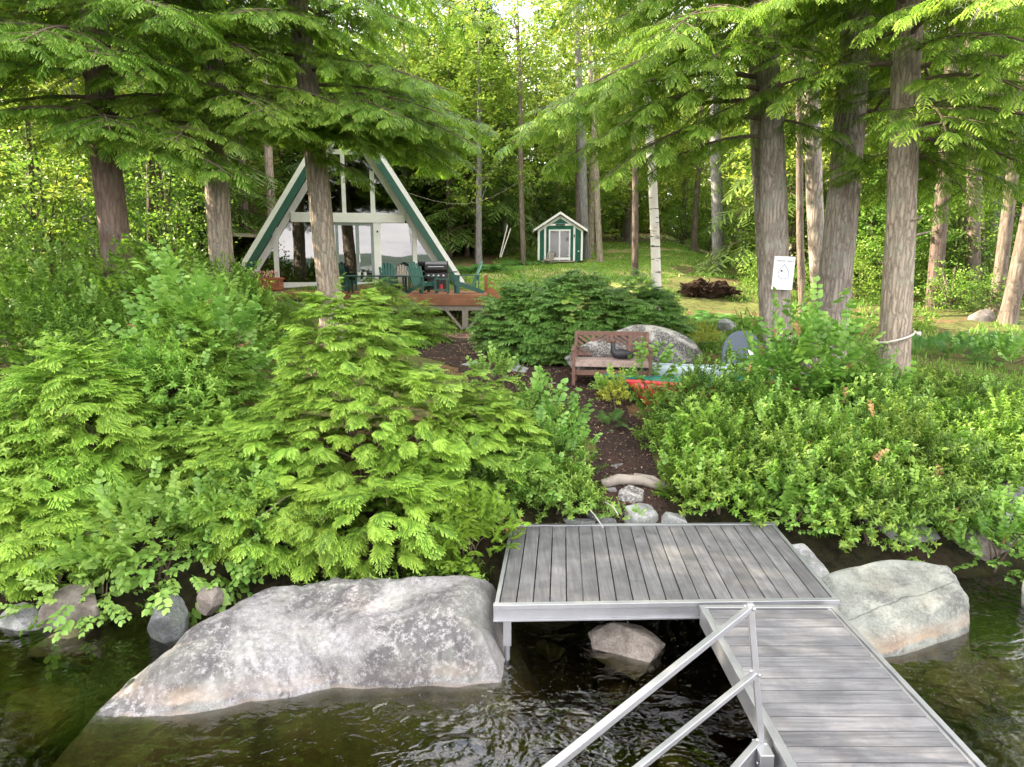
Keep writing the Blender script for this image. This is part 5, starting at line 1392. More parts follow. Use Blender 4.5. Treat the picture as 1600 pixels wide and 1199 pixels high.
sh('bright maple seedling standing in the right thicket by the path', 1095, 680, 8.9, (.22, .15, .3), [rl(26, 1.0, .2, TM, 'bright')], 132, base=1.9, name='maple_seedling', cat='seedling')
# ferns and undergrowth beyond
for k, (px, py, Y, n, s, lab) in enumerate([(1100, 460, 19.5, 40, 1.2, 'fern clump in front of the uprooted stump'), (1060, 470, 18.8, 34, 1.1, 'fern clump right of the birch foot'), (1140, 465, 19, 34, 1.1, 'fern clump below the stump, near the sign tree'), (735, 418, 28, 60, 1.3, 'bright fern bank at the edge of the lawn by the cottage'), (770, 418, 28.5, 50, 1.2, 'bright fern bank left of the garden shed'), (1065, 500, 16.5, 24, .8, 'low ferns at the right foot of the birch'), (820, 412, 33, 40, 1.1, 'ferns before the shed wall')]):
    x = atY(px, py, Y).x; rs = np.random.RandomState(200 + k); z = float(G(x, Y)); t = thing('fern_clump', lab, 'fern', (x, Y, z))
    P = np.stack([x + rs.normal(0, .45, n), Y + rs.normal(0, .4, n)], 1); P = np.column_stack([P, G(P[:, 0], P[:, 1])]); a = rs.uniform(0, 6.28, n)
    D = np.stack([np.cos(a), np.sin(a), rs.uniform(.1, .6, n)], 1)
    V_, Q_, T_ = scatter([(TFE, P, frames(D, np.tile((0, 0, 1.0), (n, 1))), s * rs.uniform(.7, 1.2, n), rs.normal(.05, .1, n))]); link_mesh('fronds', V_, Q_, M['fern'], t, tint=T_)
mids = [(1190, 470, 15.5, (.8, .5, .55), 'bright', 'sunlit pale leaved bush behind the sign tree'),
        (1090, 492, 16.5, (.5, .4, .35), 'yellow', 'yellow sunlit low plant on the grass right of the birch'),
        (1195, 440, 23, (.9, .8, 1.2), 'under', 'leafy sapling between the stump and the sign tree'),
        (1330, 455, 22, (1.2, .8, 1.4), 'under', 'leafy bush between the two big right trunks'),
        (1480, 440, 23, (1.5, 1, 1.6), 'under', 'leafy bush behind the rope trunk'),
        (1570, 470, 20, (1.1, .8, .9), 'under', 'leafy bush at the right edge behind the boulders'),
        (1500, 540, 15, (1.2, .8, .2), 'fernish', 'low leafy cover in front of the brown boulder'),
        (1590, 560, 14, (.9, .8, .3), 'round', 'round leaved plants at the right edge before the boulder'),
        (1420, 480, 18, (.8, .5, .5), 'under', 'low bush right of the rope trunk'),
        (1240, 500, 14.5, (.7, .5, .5), 'under', 'low leafy bush between the sign tree and the twin trunk')]
for k, (px, py, Y, ra, mt, lab) in enumerate(mids):
    tl = {'bright': TS, 'yellow': TS, 'under': TCS, 'fernish': TFE, 'round': TR}[mt]; mm = {'fernish': 'fern'}.get(mt, mt)
    n = {'bright': 420, 'yellow': 160, 'under': int(150 * ra[0] * ra[2]), 'fernish': 120, 'round': 110}[mt]
    sh(lab, px, py, Y, ra, [rl(n, {'bright': 1.5, 'yellow': 1.3, 'under': 1.0, 'fernish': .6, 'round': 1.0}[mt], .02, tl, mm)], 150 + k, base=.35)
# ------------------------------------------------------------------ named trunks
def line_trunk(pA, pB, Y, dia_b, H, lean=1.0, zb=None):
    """through two photo points at depth Y; returns function z->point and a trunk polyline"""
    a, b = atY(*pA, Y), atY(*pB, Y); dx = (b.x - a.x) / (b.z - a.z)
    z0 = float(G(a.x, Y)) - .15
    def at(z): return np.array((a.x + dx * (z - a.z) * (1 if z < b.z + 2 else 1), Y, z))
    return at, z0
def tree(name, label, pA, pB, Y, dia, H, mat, lower=None, upper=(9.0, 22), uL=3.2, seed=0, cmat='hem', group=None, ridge=.035, n=26, fol=True, flare=.75, nup=None, taper=.6, scale=(.75, 1.25), tl=None):
    at, z0 = line_trunk(pA, pB, Y, dia, H)
    t = thing(name, label, 'tree', tuple(at(z0 + .15)), group=group)
    zs = [z0, z0 + 1.2, z0 + 4, z0 + 8, z0 + H]; zz0 = atY(*pA, Y).z
    rr = [dia / 2 * 1.06, dia / 2, dia / 2 * .9, dia / 2 * .78, dia / 2 * .12]
    trunk_mesh('trunk', [at(z) for z in zs], rr, mat, t, n=n, ridge=ridge, flare=flare, seed=seed)
    rst = np.random.RandomState(seed + 50)
    for k in range(4):
        z_ = z0 + rst.uniform(2.0, 6.5); a_ = rst.uniform(0, 6.28); q = at(z_); L_ = dia * .42 + rst.uniform(.06, .28); e_ = q + np.array((math.sin(a_) * L_, math.cos(a_) * L_, L_ * .25))
        m = MB(); m.tube([q, (q + e_) / 2, e_], [.03, .024, .012], 7); m.build('branch_stub', mat, t, smooth=True)
    if fol:
        rs = np.random.RandomState(seed); limbs = []
        for (z, azd, L, rise, droop) in (lower or []): limbs.append((at(z), R(azd), L, rise, droop))
        if limbs: conifer_crown('crown', t, limbs, M[cmat], tl or TLO, .22, .98, .135, scale, seed, .3, limbname='limbs')
        ul = lathe_limbs(at, upper[0], upper[1], nup or 22, lambda u: uL * (1 - u) ** .7 + .5, rs)
        conifer_crown('upper_crown', t, ul, M[cmat], TF, .5, 1.0, .42, (.8, 1.2), seed + 1, .3, limbname='upper_limbs')
    return t, at
def ring(z0, z1, n, L, rs_seed, azr=(0, 360), rise=.12, droop=.35):
    r_ = random.Random(rs_seed); out = []
    for k in range(n):
        z = z0 + (z1 - z0) * (k + r_.random()) / n; a = azr[0] + ((k * 137.5 + r_.uniform(-20, 20)) % 360) / 360 * (azr[1] - azr[0])
        out.append((z, a, L * r_.uniform(.75, 1.15), rise * r_.uniform(.3, 1.5), droop * r_.uniform(.7, 1.3)))
    return out
t, at1 = tree('hemlock_tree', 'tall hemlock with smooth plum brown trunk at the left', (183, 405), (152, 95), 14.5, .60, 19, M['bark_plum'],
     [(6.4, 150, 3.0, .1, .3), (6.1, 110, 3.4, .05, .32), (6.6, 205, 2.8, .05, .3), (6.2, 75, 2.6, 0, .3), (7.7, 235, 3.6, .05, .3), (7.9, 190, 3.6, .05, .3), (8.2, 260, 4.2, .05, .3), (7.8, 160, 3.8, .1, .35), (8.3, 130, 3.6, .1, .3), (7.3, 215, 3.4, .05, .3), (7.5, 145, 3.6, .1, .3), (6.9, 250, 3.0, .05, .3)] + ring(8.2, 10.0, 12, 3.7, 1), (10, 19), seed=1)
t, at2 = tree('hemlock_tree', 'hemlock with rough grey trunk left of the cottage', (347, 400), (337, 225), 16.0, .56, 18, M['bark_warm'],
     [(6.5, 170, 3.4, .1, .32), (6.7, 135, 3.4, .14, .3), (6.6, 205, 3.4, .05, .3), (6.6, 95, 2.4, .1, .3), (6.9, 240, 3.2, .1, .35), (7.2, 150, 3.6, .1, .35), (7.4, 110, 3.8, .1, .3), (7.5, 185, 3.4, .1, .3), (6.8, 185, 3.2, .1, .35), (7.0, 120, 3.6, .12, .28), (7.1, 215, 3.4, .1, .33)] + ring(7.8, 10.6, 15, 3.4, 2), (10.6, 18), seed=2)
t, at3 = tree('hemlock_tree', 'hemlock with flaking brown trunk directly in front of the cottage', (516, 455), (497, 285), 16.8, .56, 18, M['bark_warm'],
     [(6.1, 100, 1.2, 0, .45), (6.7, 75, 3.2, .12, .26), (6.9, 120, 3.0, .1, .26), (7.1, 95, 3.8, .08, .22), (7.0, 150, 2.8, .1, .3), (6.8, 220, 2.6, .1, .3), (7.0, 60, 3.6, .05, .3), (7.2, 190, 3.0, .05, .35), (7.2, 105, 4.2, .05, .3), (7.3, 130, 3.6, .05, .28), (7.2, 170, 3.0, .05, .3), (7.7, 85, 4.2, .08, .3), (6.5, 108, 3.0, .12, .28), (6.7, 82, 3.4, .12, .25), (6.6, 185, 2.2, .12, .3), (6.9, 60, 3.4, .1, .25), (7.4, 115, 3.6, .1, .28), (6.6, 135, 2.2, .1, .3)] + ring(7.8, 10.8, 16, 3.7, 3), (10.8, 17), seed=3)
t, at4 = tree('hemlock_tree', 'hemlock carrying the white sign on its trunk', (1213, 455), (1201, 165), 13.0, .50, 18, M['bark_grey'],
     [(5.9, 265, 2.2, .1, .4), (6.2, 250, 3.2, .1, .45), (6.5, 280, 3.9, .15, .42), (6.9, 262, 4.6, .15, .40), (7.3, 245, 4.2, .12, .42), (7.3, 180, 2.0, .05, .4),  (7.4, 215, 2.8, .1, .4), (7.5, 290, 4.4, .12, .4), (7.8, 225, 3.9, .1, .4), (6.2, 100, 1.6, .0, .5), (6.7, 245, 3.4, .1, .42)] + ring(8.0, 10.2, 14, 3.5, 4), (10.2, 17), seed=4)
t, at5 = tree('hemlock_tree', 'biggest hemlock trunk with heavy bare limbs reaching right', (1297, 520), (1338, 60), 13.6, .62, 19, M['bark_grey'],
     [(6.9, 40, 1.8, .0, .4)] + ring(9.0, 10.6, 10, 3.2, 5), (10.6, 19), seed=5)
# heavy limbs of this tree
segs = []
for (z, azd, L, r_, rise, droop) in ((6.75, 84, 4.6, .11, .10, .12), (7.35, 78, 4.6, .10, .12, .05), (6.45, 97, 2.8, .05, .05, .15), (8.0, 65, 3.4, .09, .35, .1)):
    segs.append((limb_curve(at5(z), R(azd), L, rise, droop, np.random.RandomState(int(z * 10)), 12), r_, .03))
V2, Q2 = tubes_np(segs); link_mesh('heavy_limbs', V2, Q2, M['bark_far'], t, smooth=True)
t, at6 = tree('hemlock_tree', 'hemlock with a white rope tied round its pale trunk', (1395, 580), (1413, 215), 11.5, .48, 18, M['bark_warm'],
     [(5.6, 80, 2.8, .08, .32), (5.4, 55, 2.8, .05, .3), (5.8, 100, 3.2, .1, .35), (5.5, 20, 2.4, .05, .3), (6.0, 130, 2.6, .1, .4), (6.2, 70, 3.2, .1, .3), (6.4, 165, 2.4, .1, .4), (6.0, 188, 2.2, .1, .4), (6.9, 175, 2.6, .1, .38)] + ring(6.4, 9.2, 18, 3.2, 6), (9.2, 17), seed=6)
# birch and others
def small_tree(name, label, pA, pB, Y, dia, H, mat, crown=None, seed=0, ridge=.02, flare=.25, cz=None):
    at, z0 = line_trunk(pA, pB, Y, dia, H)
    t = thing(name, label, 'tree', tuple(at(z0 + .15)))
    trunk_mesh('trunk', [at(z0), at(z0 + H * .5), at(z0 + H)], [dia / 2, dia / 2 * .8, dia / 2 * .25], mat, t, n=14, ridge=ridge, flare=flare, seed=seed)
    if crown:
        rs = np.random.RandomState(seed); n, rad, mt, tl, s = crown; cz_ = cz or z0 + H * .85
        d = rs.normal(size=(n, 3)); d /= np.linalg.norm(d, axis=1, keepdims=True); r_ = rs.uniform(.35, 1, n) ** .6 * (1 + .25 * np.sin(d[:, 0] * 5 + seed) * np.cos(d[:, 1] * 4))
        P = at(cz_) + d * r_[:, None] * np.array(rad); D = rs.normal(size=(n, 3)) * np.array((1, 1, .3)); U = np.array((0, 0, 1)) + rs.normal(size=(n, 3)) * .2
        V_, Q_, T_ = scatter([(tl, P, frames(D, U), s * rs.uniform(.8, 1.2, n), rs.normal(0, .12, n))]); link_mesh('crown', V_, Q_, M[mt], t, tint=T_)
        sg = []
        for k in range(14):
            q0 = at(cz_ - rad[2] * .7 + k * rad[2] * .09); e = P[rs.randint(n)]; u = np.linspace(0, 1, 6)[:, None]; sg.append((q0 * (1 - u) + e * u + np.array((0, 0, .3)) * np.sin(u * 3.14), .03, .008))
        V2, Q2 = tubes_np(sg); link_mesh('limbs', V2, Q2, M['twig'], t, smooth=True)
    return t
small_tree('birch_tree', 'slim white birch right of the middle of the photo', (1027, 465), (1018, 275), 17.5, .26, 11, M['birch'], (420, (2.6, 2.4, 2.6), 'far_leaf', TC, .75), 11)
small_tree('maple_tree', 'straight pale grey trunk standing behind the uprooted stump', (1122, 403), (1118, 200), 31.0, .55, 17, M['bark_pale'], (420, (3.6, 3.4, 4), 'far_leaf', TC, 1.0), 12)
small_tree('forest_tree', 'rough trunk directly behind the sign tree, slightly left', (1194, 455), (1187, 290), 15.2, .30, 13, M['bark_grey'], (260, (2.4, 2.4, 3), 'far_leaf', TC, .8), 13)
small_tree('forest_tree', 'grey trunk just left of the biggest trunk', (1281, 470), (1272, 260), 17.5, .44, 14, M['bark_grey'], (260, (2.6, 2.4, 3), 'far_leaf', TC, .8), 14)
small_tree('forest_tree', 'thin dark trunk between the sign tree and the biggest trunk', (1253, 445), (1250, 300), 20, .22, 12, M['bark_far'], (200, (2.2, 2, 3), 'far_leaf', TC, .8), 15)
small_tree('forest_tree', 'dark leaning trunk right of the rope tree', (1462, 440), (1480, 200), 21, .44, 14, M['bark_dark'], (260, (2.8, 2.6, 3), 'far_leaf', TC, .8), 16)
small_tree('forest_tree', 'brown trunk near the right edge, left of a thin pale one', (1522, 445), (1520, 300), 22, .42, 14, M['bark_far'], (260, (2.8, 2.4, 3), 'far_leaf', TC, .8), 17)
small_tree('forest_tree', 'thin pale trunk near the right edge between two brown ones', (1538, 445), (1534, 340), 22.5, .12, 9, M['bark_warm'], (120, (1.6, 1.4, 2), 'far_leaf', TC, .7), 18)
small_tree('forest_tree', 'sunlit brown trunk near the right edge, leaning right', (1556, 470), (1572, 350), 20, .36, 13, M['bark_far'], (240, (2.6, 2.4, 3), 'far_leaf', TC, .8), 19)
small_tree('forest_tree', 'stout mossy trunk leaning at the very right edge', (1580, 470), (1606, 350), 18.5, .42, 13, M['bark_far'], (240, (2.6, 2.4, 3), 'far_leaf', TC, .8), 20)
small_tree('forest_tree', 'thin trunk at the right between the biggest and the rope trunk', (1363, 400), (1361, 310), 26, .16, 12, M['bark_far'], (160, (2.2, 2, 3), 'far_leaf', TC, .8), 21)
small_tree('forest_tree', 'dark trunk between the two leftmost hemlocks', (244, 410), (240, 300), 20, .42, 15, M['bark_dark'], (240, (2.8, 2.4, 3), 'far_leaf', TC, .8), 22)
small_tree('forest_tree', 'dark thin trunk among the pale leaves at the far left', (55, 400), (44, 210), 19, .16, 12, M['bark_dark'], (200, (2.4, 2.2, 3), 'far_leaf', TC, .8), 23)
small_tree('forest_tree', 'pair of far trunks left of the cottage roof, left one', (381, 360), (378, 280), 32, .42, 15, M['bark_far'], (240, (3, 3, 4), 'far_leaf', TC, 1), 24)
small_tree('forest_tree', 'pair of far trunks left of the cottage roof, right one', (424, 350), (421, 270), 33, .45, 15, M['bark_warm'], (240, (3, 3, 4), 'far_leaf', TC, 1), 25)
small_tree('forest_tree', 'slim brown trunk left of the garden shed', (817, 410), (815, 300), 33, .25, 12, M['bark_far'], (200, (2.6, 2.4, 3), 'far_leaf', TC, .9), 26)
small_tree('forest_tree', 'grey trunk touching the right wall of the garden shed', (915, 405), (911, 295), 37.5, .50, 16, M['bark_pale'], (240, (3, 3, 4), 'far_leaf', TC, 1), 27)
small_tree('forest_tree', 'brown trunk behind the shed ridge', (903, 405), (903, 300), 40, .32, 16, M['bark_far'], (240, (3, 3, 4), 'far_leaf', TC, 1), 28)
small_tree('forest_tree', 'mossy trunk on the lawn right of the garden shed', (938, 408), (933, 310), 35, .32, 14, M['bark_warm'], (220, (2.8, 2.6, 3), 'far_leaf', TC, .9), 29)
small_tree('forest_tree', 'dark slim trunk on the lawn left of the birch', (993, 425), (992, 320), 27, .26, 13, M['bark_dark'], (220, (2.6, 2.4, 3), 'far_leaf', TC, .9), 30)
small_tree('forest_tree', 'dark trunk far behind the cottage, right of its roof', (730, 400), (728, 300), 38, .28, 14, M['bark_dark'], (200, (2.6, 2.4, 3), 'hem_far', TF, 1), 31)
# white stakes by the shed
t = thing('garden_stakes', 'two thin white leaning stakes left of the shed', 'stakes', tuple(atY(783, 403, 31)))
for a, b in (((781, 402), (793, 352)), ((783, 402), (798, 357))):
    m = MB(); m.tube([atY(*a, 31), atY(*b, 31)], .022, 6); m.build('stake', M['rope'], t)
# sign on the trunk
q = atY(1224, 427, 12.62)
t = thing('tree_sign', 'white award sign with blue drop emblem nailed to the trunk', 'sign', tuple(q), R(-3), world=False)
t.rotation_euler = (0, R(2.5), R(-3))
W_, H_ = .375, .60
m = MB(); m.box((0, 0, 0), (W_, .012, H_)); m.build('board', M['sign'], t, world=False, bevel=.004)
def text(body, size, x, z, mat, name='lettering'):
    c = bpy.data.curves.new(name, 'FONT'); c.body = body; c.size = size; c.align_x = 'CENTER'; c.extrude = .0006
    tmp = bpy.data.objects.new('tmp', c); COL.objects.link(tmp); bpy.context.view_layer.update()
    me = bpy.data.meshes.new_from_object(tmp.evaluated_get(bpy.context.evaluated_depsgraph_get())); bpy.data.objects.remove(tmp)
    me.materials.clear(); me.materials.append(mat)
    o = bpy.data.objects.new(name, me); COL.objects.link(o); o.parent = t; o.rotation_euler = (R(90), 0, 0); o.location = (x, -.008, z); return o
text('LakeSmart Award', .046, 0, .205, M['ink'])
m = MB(); out_p = []
for k in range(40):
    a = 2 * math.pi * k / 40; y_ = math.cos(a); w_ = math.sin(a) * (math.sin(min(math.pi, abs((a if a <= math.pi else 2 * math.pi - a)) )) * 0 + 1)
    th_ = a if a <= math.pi else 2 * math.pi - a
    rr_ = .125 * abs(math.sin(th_)) * math.sin(th_ / 2) ** 1.3; out_p.append((math.copysign(rr_, math.sin(a)) * 1.08, -.010, .165 - .27 * (1 - math.cos(th_)) / 2))
m.tube(out_p + [out_p[0]], .0042, 6); m.build('drop_emblem', M['blueink'], t, world=False)
m = MB()
for (a, b) in (((-.055, .035), (-.035, .06)), ((-.035, .06), (-.012, .035)), ((-.06, .03), (-.01, .03)), ((.005, .06), (.012, .02)), ((.03, .03), (.045, .05)), ((.045, .05), (.06, .035)), ((-.075, .012), (.075, .012))):
    m.beam((a[0], -.0085, a[1]), (b[0], -.0085, b[1]), .006, .002)
m.box((-.038, -.0085, .038), (.035, .002, .03)); m.build('landscape_emblem', M['ink'], t, world=False)
m = MB()
for k, wd in enumerate((.10, .08, .06)): m.box((.0, -.0082, -.012 - .018 * k), (wd, .001, .005))
for k in range(4): m.box((.06, -.0082, -.18 - .016 * k), (.15, .001, .004))
m.build('small_print', M['doorframe'], t, world=False)
# rope round the trunk
pts = []; c = at6(2.45)
for k in range(33):
    a = 2 * math.pi * k / 32; pts.append((c[0] + .292 * math.cos(a), c[1] + .292 * math.sin(a), 2.42 + .10 * math.cos(a)))
pts += [(c[0] + .30, c[1] - .12, 2.50), (c[0] + .25, c[1] - .24, 2.50)]
m = MB(); m.tube(pts, .017, 7); m.tube([(c[0] + .22, c[1] - .27, 2.51), (c[0] + .27, c[1] - .25, 2.47), (c[0] + .30, c[1] - .2, 2.51)], .024, 7); tag(m.build('rope', M['rope'], None, smooth=True), 'white rope tied round the pale trunk at the right', 'rope')
# bare branch in the upper right corner
segs = []; b0 = np.array(tuple(atY(1560, -40, 8.5))); rs = np.random.RandomState(4)
def bare(p, d, L, r_, lvl):
    n = 7; c = [p]; q = p.copy(); dd = d.copy()
    for k in range(n): dd = dd + rs.normal(size=3) * .16 + np.array((0, 0, -.03)); dd /= np.linalg.norm(dd); q = q + dd * L / n; c.append(q.copy())
    segs.append((np.array(c), r_, r_ * .3))
    if lvl:
        for k in range(2, n + 1):
            if rs.rand() < .85: bare(c[k], dd + rs.normal(size=3) * .8, L * rs.uniform(.35, .6), r_ * .55, lvl - 1)
bare(b0, np.array((-.55, 0, -.75)), .55, .008, 2); bare(b0 + np.array((.1, 0, .05)), np.array((-.1, .1, -.9)), .42, .007, 2); bare(b0, np.array((.4, 0, -.6)), .4, .006, 2)
V2, Q2 = tubes_np(segs); tag(link_mesh('bare_branch', V2, Q2, M['deadtwig'], None, smooth=True), 'bare pale forked branch hanging in the upper right corner', 'branch')
# uprooted stump
p = atY(1088, 432, 24.0); p.z = float(G(p.x, 22.5)) + .2; zb = p.z - .2
V0, F0 = ico(5); v = V0.copy(); d = np.array([mnoise.fractal(Vector(q) * 2.6, .6, 2.2, 6) for q in v]); v = v * (1 + .45 * d)[:, None] * np.array((.80, .3, .26)); v[:, 2] += .10 * nz(v[:, 0], v[:, 0] * 0, 7, 3) * (v[:, 2] > 0)
t = thing('uprooted_stump', 'dark uprooted tree stump with torn roots right of the birch', 'stump', (p.x, 22.5, zb))
link_mesh('root_plate', v + np.array((p.x, 22.5, p.z)), F0, M['root'], t, smooth=True)
segs = []; rs = np.random.RandomState(8)
for k in range(26):
    a = rs.choice((rs.uniform(2.4, 4.2), rs.uniform(.3, 2.6), rs.uniform(-.6, .5))); s = np.array((p.x + .65 * math.cos(a), 22.3, p.z + .2 * math.sin(a))); e = s + np.array((math.cos(a) * rs.uniform(.1, .45), rs.uniform(-.3, .1), math.sin(a) * rs.uniform(.0, .25) + rs.uniform(-.2, .08))); u = np.linspace(0, 1, 6)[:, None]
    segs.append((s * (1 - u) + e * u + rs.normal(size=3) * .12 * np.sin(u * 3.1), rs.uniform(.012, .03), .005))
V2, Q2 = tubes_np(segs); link_mesh('roots', V2, Q2, M['root'], t, smooth=True)
# log and root over the path
q = atY(992, 748, 8.75); z_ = float(G(q.x, 8.75))
m = MB(); m.tube([(q.x - .45, 8.68, z_ + .03), (q.x - .2, 8.76, z_ + .07), (q.x + .1, 8.74, z_ + .06), (q.x + .38, 8.6, z_ + .0)], [.06, .075, .065, .05], 12); m.tube([(q.x + .02, 8.92, z_ + .08), (q.x + .25, 8.8, z_ + .07), (q.x + .42, 8.62, z_)], [.03, .04, .03], 10)
tag(m.build('driftwood_log', M['greywood'], None, smooth=True), 'weathered grey log lying across the path above the dock', 'log')
# fallen pale twigs near the dock
m = MB(); a, b = atZ(917, 792, .75), atZ(942, 824, .72); m.tube([a, (a + b) / 2 + Vector((0, 0, .02)), b], .008, 6); tag(m.build('fallen_twig', M['deadtwig'], None), 'pale straight twig at the back edge of the dock, left of the pointed stone', 'twig')
m = MB(); a, b = atZ(946, 785, .8), atZ(966, 805, .76); m.tube([a, (a + b) / 2 + Vector((.01, 0, .03)), b], .006, 6); tag(m.build('fallen_twig', M['deadtwig'], None), 'thin curved twig beside the leafy seedling on the path', 'twig')
# overhead wire
q0, q1 = atY(612, 292, 26), atY(830, 270, 34); m = MB(); m.tube([q0.lerp(q1, k / 12) - Vector((0, 0, 1.0 * math.sin(math.pi * k / 12))) for k in range(13)], .006, 5); tag(m.build('overhead_wire', M['greywood'], None), 'thin cable sagging from the cottage roof towards the shed', 'cable')
# ------------------------------------------------------------------ the forest behind
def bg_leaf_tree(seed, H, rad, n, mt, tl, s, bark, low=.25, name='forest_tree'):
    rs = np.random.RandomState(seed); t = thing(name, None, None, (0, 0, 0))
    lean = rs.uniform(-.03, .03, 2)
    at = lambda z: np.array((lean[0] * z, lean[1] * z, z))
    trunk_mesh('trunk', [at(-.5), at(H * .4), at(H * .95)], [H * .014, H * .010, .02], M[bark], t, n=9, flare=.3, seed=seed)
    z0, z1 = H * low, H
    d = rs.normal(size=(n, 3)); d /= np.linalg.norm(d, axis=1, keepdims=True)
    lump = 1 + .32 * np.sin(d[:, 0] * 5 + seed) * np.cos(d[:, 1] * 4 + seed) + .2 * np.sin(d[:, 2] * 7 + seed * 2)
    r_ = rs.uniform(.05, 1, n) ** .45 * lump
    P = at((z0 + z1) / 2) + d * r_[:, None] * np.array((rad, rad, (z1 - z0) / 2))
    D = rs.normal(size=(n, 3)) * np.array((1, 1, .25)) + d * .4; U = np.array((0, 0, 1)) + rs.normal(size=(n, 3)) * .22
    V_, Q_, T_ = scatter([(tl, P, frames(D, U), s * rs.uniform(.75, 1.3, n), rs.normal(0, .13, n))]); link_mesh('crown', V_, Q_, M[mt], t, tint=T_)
    sg = []
    for k in range(16):
        e = P[rs.randint(n)]; q0 = at(max(H * .15, e[2] - rs.uniform(.5, 2.0))); u = np.linspace(0, 1, 6)[:, None]; sg.append((q0 * (1 - u) + e * u, .035, .008))
    V2, Q2 = tubes_np(sg); link_mesh('limbs', V2, Q2, M[bark], t, smooth=True)
    return t
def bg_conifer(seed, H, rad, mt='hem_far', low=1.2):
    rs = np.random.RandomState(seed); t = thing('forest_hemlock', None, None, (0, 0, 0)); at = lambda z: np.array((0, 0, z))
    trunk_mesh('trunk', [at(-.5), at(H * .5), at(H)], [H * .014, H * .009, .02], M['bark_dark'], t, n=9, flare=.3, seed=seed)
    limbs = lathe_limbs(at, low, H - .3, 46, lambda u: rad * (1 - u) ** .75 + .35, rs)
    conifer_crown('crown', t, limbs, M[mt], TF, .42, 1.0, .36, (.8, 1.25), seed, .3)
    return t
PROT = {}
for k in range(3): PROT['leaf%d' % k] = bg_leaf_tree(300 + k, (14.5, 12.5, 16)[k], (3.2, 2.9, 3.4)[k], 620, 'far_leaf', TC, 1.0, ('bark_far', 'bark_pale', 'bark_warm')[k], .18)
for k in range(3): PROT['sap%d' % k] = bg_leaf_tree(310 + k, (5.2, 6.5, 4.2)[k], (1.7, 1.9, 1.5)[k], 330, 'under', TCS, 1.25, 'bark_far', .06, 'forest_sapling')
for k in range(2): PROT['con%d' % k] = bg_conifer(320 + k, (15, 12.5)[k], (3.1, 2.6)[k])
for k in range(2): PROT['bush%d' % k] = bg_leaf_tree(330 + k, (2.0, 1.5)[k], (1.3, 1.1)[k], 170, 'under', TCS, 1.0, 'bark_far', .02, 'understory_bush')
used = set(); PLACED = {}
GR = {'leaf': ('sunlit leafy forest tree', 'tree', 'leafy forest trees'), 'sap': ('slender leafy sapling', 'sapling', 'saplings in the forest'),
      'con': ('dark forest hemlock', 'tree', 'dark hemlocks in the forest'), 'bush': ('low leafy forest bush', 'shrub', 'low bushes on the forest floor')}
def place(kind, x, y, rz, s, area, dz=0):
    p_ = PROT[kind]; o = p_ if kind not in used else copy_tree(p_); used.add(kind)
    o.location = (x, y, float(G(x, y)) + dz); o.rotation_euler = (0, 0, rz); o.scale = (s, s, s * 1.0)
    g_ = GR[kind[:3] if kind[:3] in GR else 'bush' if kind[:4] == 'bush' else 'leaf' if kind[:4] == 'leaf' else 'con']
    o['category'] = g_[1]; o['group'] = g_[2] + ' ' + area; PLACED.setdefault(o['group'], []).append((o, g_[0], area, x / y)); return o
rs = np.random.RandomState(77)
def zone(n, xr, yr, kinds, area, smin=.85, smax=1.2, avoid=None, mind=2.4):
    pts = []; tries = 0
    while len(pts) < n and tries < n * 60:
        tries += 1; y = rs.uniform(*yr); x0, x1 = (xr(y) if callable(xr) else xr); x = rs.uniform(x0, x1)
        if avoid and avoid(x, y): continue
        if any((x - a) ** 2 + (y - b) ** 2 < mind ** 2 for a, b in pts): continue
        pts.append((x, y)); place(kinds[rs.randint(len(kinds))], x, y, rs.uniform(0, 6.28), rs.uniform(smin, smax), area)
house_av = lambda x, y: (-10.6 < x < .8 and 19 < y < 36)
shed_av = lambda x, y: (abs(x - 2.5) < 2.4 and 28 < y < 40) or (x > -1.5 and x < 13 and 20 < y < 47 and abs(x - y * .11) < 7.2) or (abs(x - y * .05) < 2.2 and y < 45)
av = lambda x, y: house_av(x, y) or shed_av(x, y)
A1, A2, A3, A4 = 'left of the cottage', 'behind the cottage and shed', 'at the right of the photo', 'far back'
LF, SP, CN, BU = ['leaf0', 'leaf1', 'leaf2'], ['sap0', 'sap1', 'sap2'], ['con0', 'con1'], ['bush0', 'bush1']
zone(19, lambda y: (-.82 * y - 2, -.36 * y), (20, 46), LF + ['con1'], A1, avoid=house_av, mind=3.0)
zone(24, lambda y: (-.80 * y, -.34 * y), (18, 38), SP, A1, avoid=house_av, mind=1.8)
zone(10, lambda y: (-.78 * y, -.36 * y), (16.5, 28), BU, A1, avoid=house_av, mind=1.6)
zone(11, lambda y: (-.36 * y, -.02 * y), (35, 46), CN, A2, avoid=av, mind=2.6, smin=.8, smax=1.0)
zone(9, lambda y: (-.22 * y, .10 * y), (38, 52), CN, A2, .75, 1.0, av, 2.4)
zone(30, lambda y: (-.40 * y, .36 * y), (44, 64), LF + LF + ['con1'], A2, .9, 1.2, av, 3.0)
zone(34, lambda y: (-.25 * y, .42 * y), (44, 58), SP + BU, A2, 1.0, 1.6, av, 1.8)
zone(24, lambda y: (.36 * y, .85 * y), (23, 48), LF + LF + ['con0'], A3, avoid=av, mind=3.2)
zone(26, lambda y: (.36 * y, .80 * y), (22, 46), SP, A3, .8, 1.15, av, 2.2)
zone(12, lambda y: (.36 * y, .80 * y), (19.5, 34), BU, A3, .8, 1.2, av, 1.8)
zone(22, lambda y: (-.85 * y, .85 * y), (60, 84), LF + CN, A4, 1.0, 1.35, None, 5)
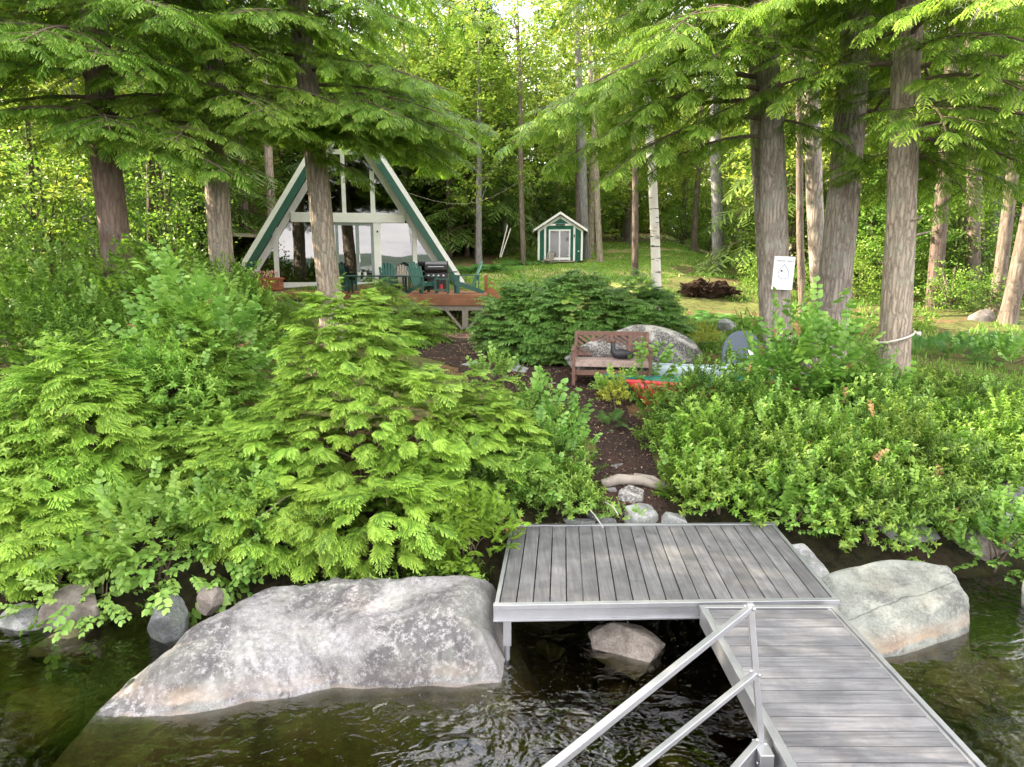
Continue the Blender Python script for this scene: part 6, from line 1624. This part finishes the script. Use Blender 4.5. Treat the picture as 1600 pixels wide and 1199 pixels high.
# trees added out of view on the left shore to shade the dock and foreground
zone(7, (-20, -12.0), (6, 17), LF + CN, 'added out of view on the left shore', 1.0, 1.2, None, 3.4)
for k_, (x_, y_) in zip(('leaf0', 'leaf1', 'leaf2', 'con0', 'leaf1', 'leaf0', 'leaf2', 'leaf1', 'leaf0'), ((-3.4, 37.5), (-.4, 39.5), (-6.0, 39), (-2.0, 41), (-1.6, 33.5), (-8.5, 37), (4.6, 41), (7.6, 44), (11.5, 44))): place(k_, x_, y_, 1.3 * x_, 1.0, A2)
ORD = 'first second third fourth fifth sixth seventh eighth ninth tenth eleventh twelfth thirteenth fourteenth fifteenth sixteenth seventeenth eighteenth nineteenth twentieth'.split()
ORD += ['twenty-' + q for q in ORD[:9]] + ['thirtieth'] + ['thirty-' + q for q in ORD[:9]] + ['fortieth']
for g_, L_ in PLACED.items():
    for k, (o, lab, area, _) in enumerate(sorted(L_, key=lambda q: q[3])): o['label'] = lab + ' ' + area + ', ' + ORD[k] + ' from left'
# the wood beyond reads as one mass
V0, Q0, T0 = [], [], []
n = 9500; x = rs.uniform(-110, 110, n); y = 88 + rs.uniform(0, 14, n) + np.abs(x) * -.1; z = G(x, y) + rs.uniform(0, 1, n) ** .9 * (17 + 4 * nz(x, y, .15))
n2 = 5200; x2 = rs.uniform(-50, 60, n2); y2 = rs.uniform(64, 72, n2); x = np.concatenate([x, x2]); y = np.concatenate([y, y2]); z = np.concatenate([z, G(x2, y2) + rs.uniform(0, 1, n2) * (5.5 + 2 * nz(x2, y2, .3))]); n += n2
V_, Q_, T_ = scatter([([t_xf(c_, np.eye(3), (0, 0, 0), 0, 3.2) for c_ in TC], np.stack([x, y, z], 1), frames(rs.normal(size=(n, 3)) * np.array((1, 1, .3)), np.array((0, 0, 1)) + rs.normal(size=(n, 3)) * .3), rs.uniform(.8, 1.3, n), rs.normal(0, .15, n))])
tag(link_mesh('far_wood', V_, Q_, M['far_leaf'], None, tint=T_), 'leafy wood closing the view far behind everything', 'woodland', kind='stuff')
# short grass on the lawn and leaf litter near the path
def tufts(name, label, n, xr, yr, mask, h, mat, seed, cat):
    rs = np.random.RandomState(seed); x = rs.uniform(*xr, n); y = rs.uniform(*yr, n); k = mask(x, y); x, y = x[k], y[k]; n = len(x); z = G(x, y) + .012
    a = rs.uniform(0, 6.28, n); hh = h * rs.uniform(.5, 1.3, n); wd = .012 + y * .0006
    P0 = np.stack([x - wd * np.cos(a), y - wd * np.sin(a), z], 1); P1 = np.stack([x + wd * np.cos(a), y + wd * np.sin(a), z], 1); P2 = np.stack([x + rs.normal(0, .03, n), y + rs.normal(0, .03, n), z + hh], 1)
    V_ = np.stack([P0, P1, P2], 1).reshape(-1, 3); Q_ = np.arange(3 * n).reshape(-1, 3)
    tag(link_mesh(name, V_, Q_, mat, None, tint=np.tile([.4, .4, .8], n) + np.repeat(rs.normal(0, .15, n), 3)), label, cat, kind='stuff')
tufts('lawn_grass', 'short mown grass on the lawn between cottage and shed', 60000, (-4, 14), (20, 48), lambda x, y: lawn_mask(x, y), .07, M['under'], 1, 'grass')
tufts('wild_grass', 'sparse grass and herbs on the forest floor', 34000, (-10, 14), (12, 30), lambda x, y: (~path_mask(x, y)) & (~lawn_mask(x, y)) & (nz(x, y, .8, 9) > -.1), .12, M['under'], 2, 'grass')
rs = np.random.RandomState(9); n = 2600; y = rs.uniform(7.7, 19.5, n); x = np.interp(y, [p[0] for p in PATHC], [p[1] for p in PATHC]) + rs.normal(0, .9, n); k = path_mask(x, y) | (rs.rand(n) < .3); x, y = x[k], y[k]; n = len(x)
P = np.stack([x, y, G(x, y) + .03], 1); D = rs.normal(size=(n, 3)) * np.array((1, 1, .15))
V_, Q_, T_ = scatter([([simple_leaf(.05, .025)], P, frames(D, np.array((0, 0, 1)) + rs.normal(size=(n, 3)) * .3), rs.uniform(.4, 1.2, n), rs.normal(0, .25, n))])
tag(link_mesh('leaf_litter', V_, Q_, m_plain('litter', (.26, .17, .11), .9, .5, 0, 3), None, tint=T_), 'dry leaves and chips scattered on the dark path', 'litter', kind='stuff')
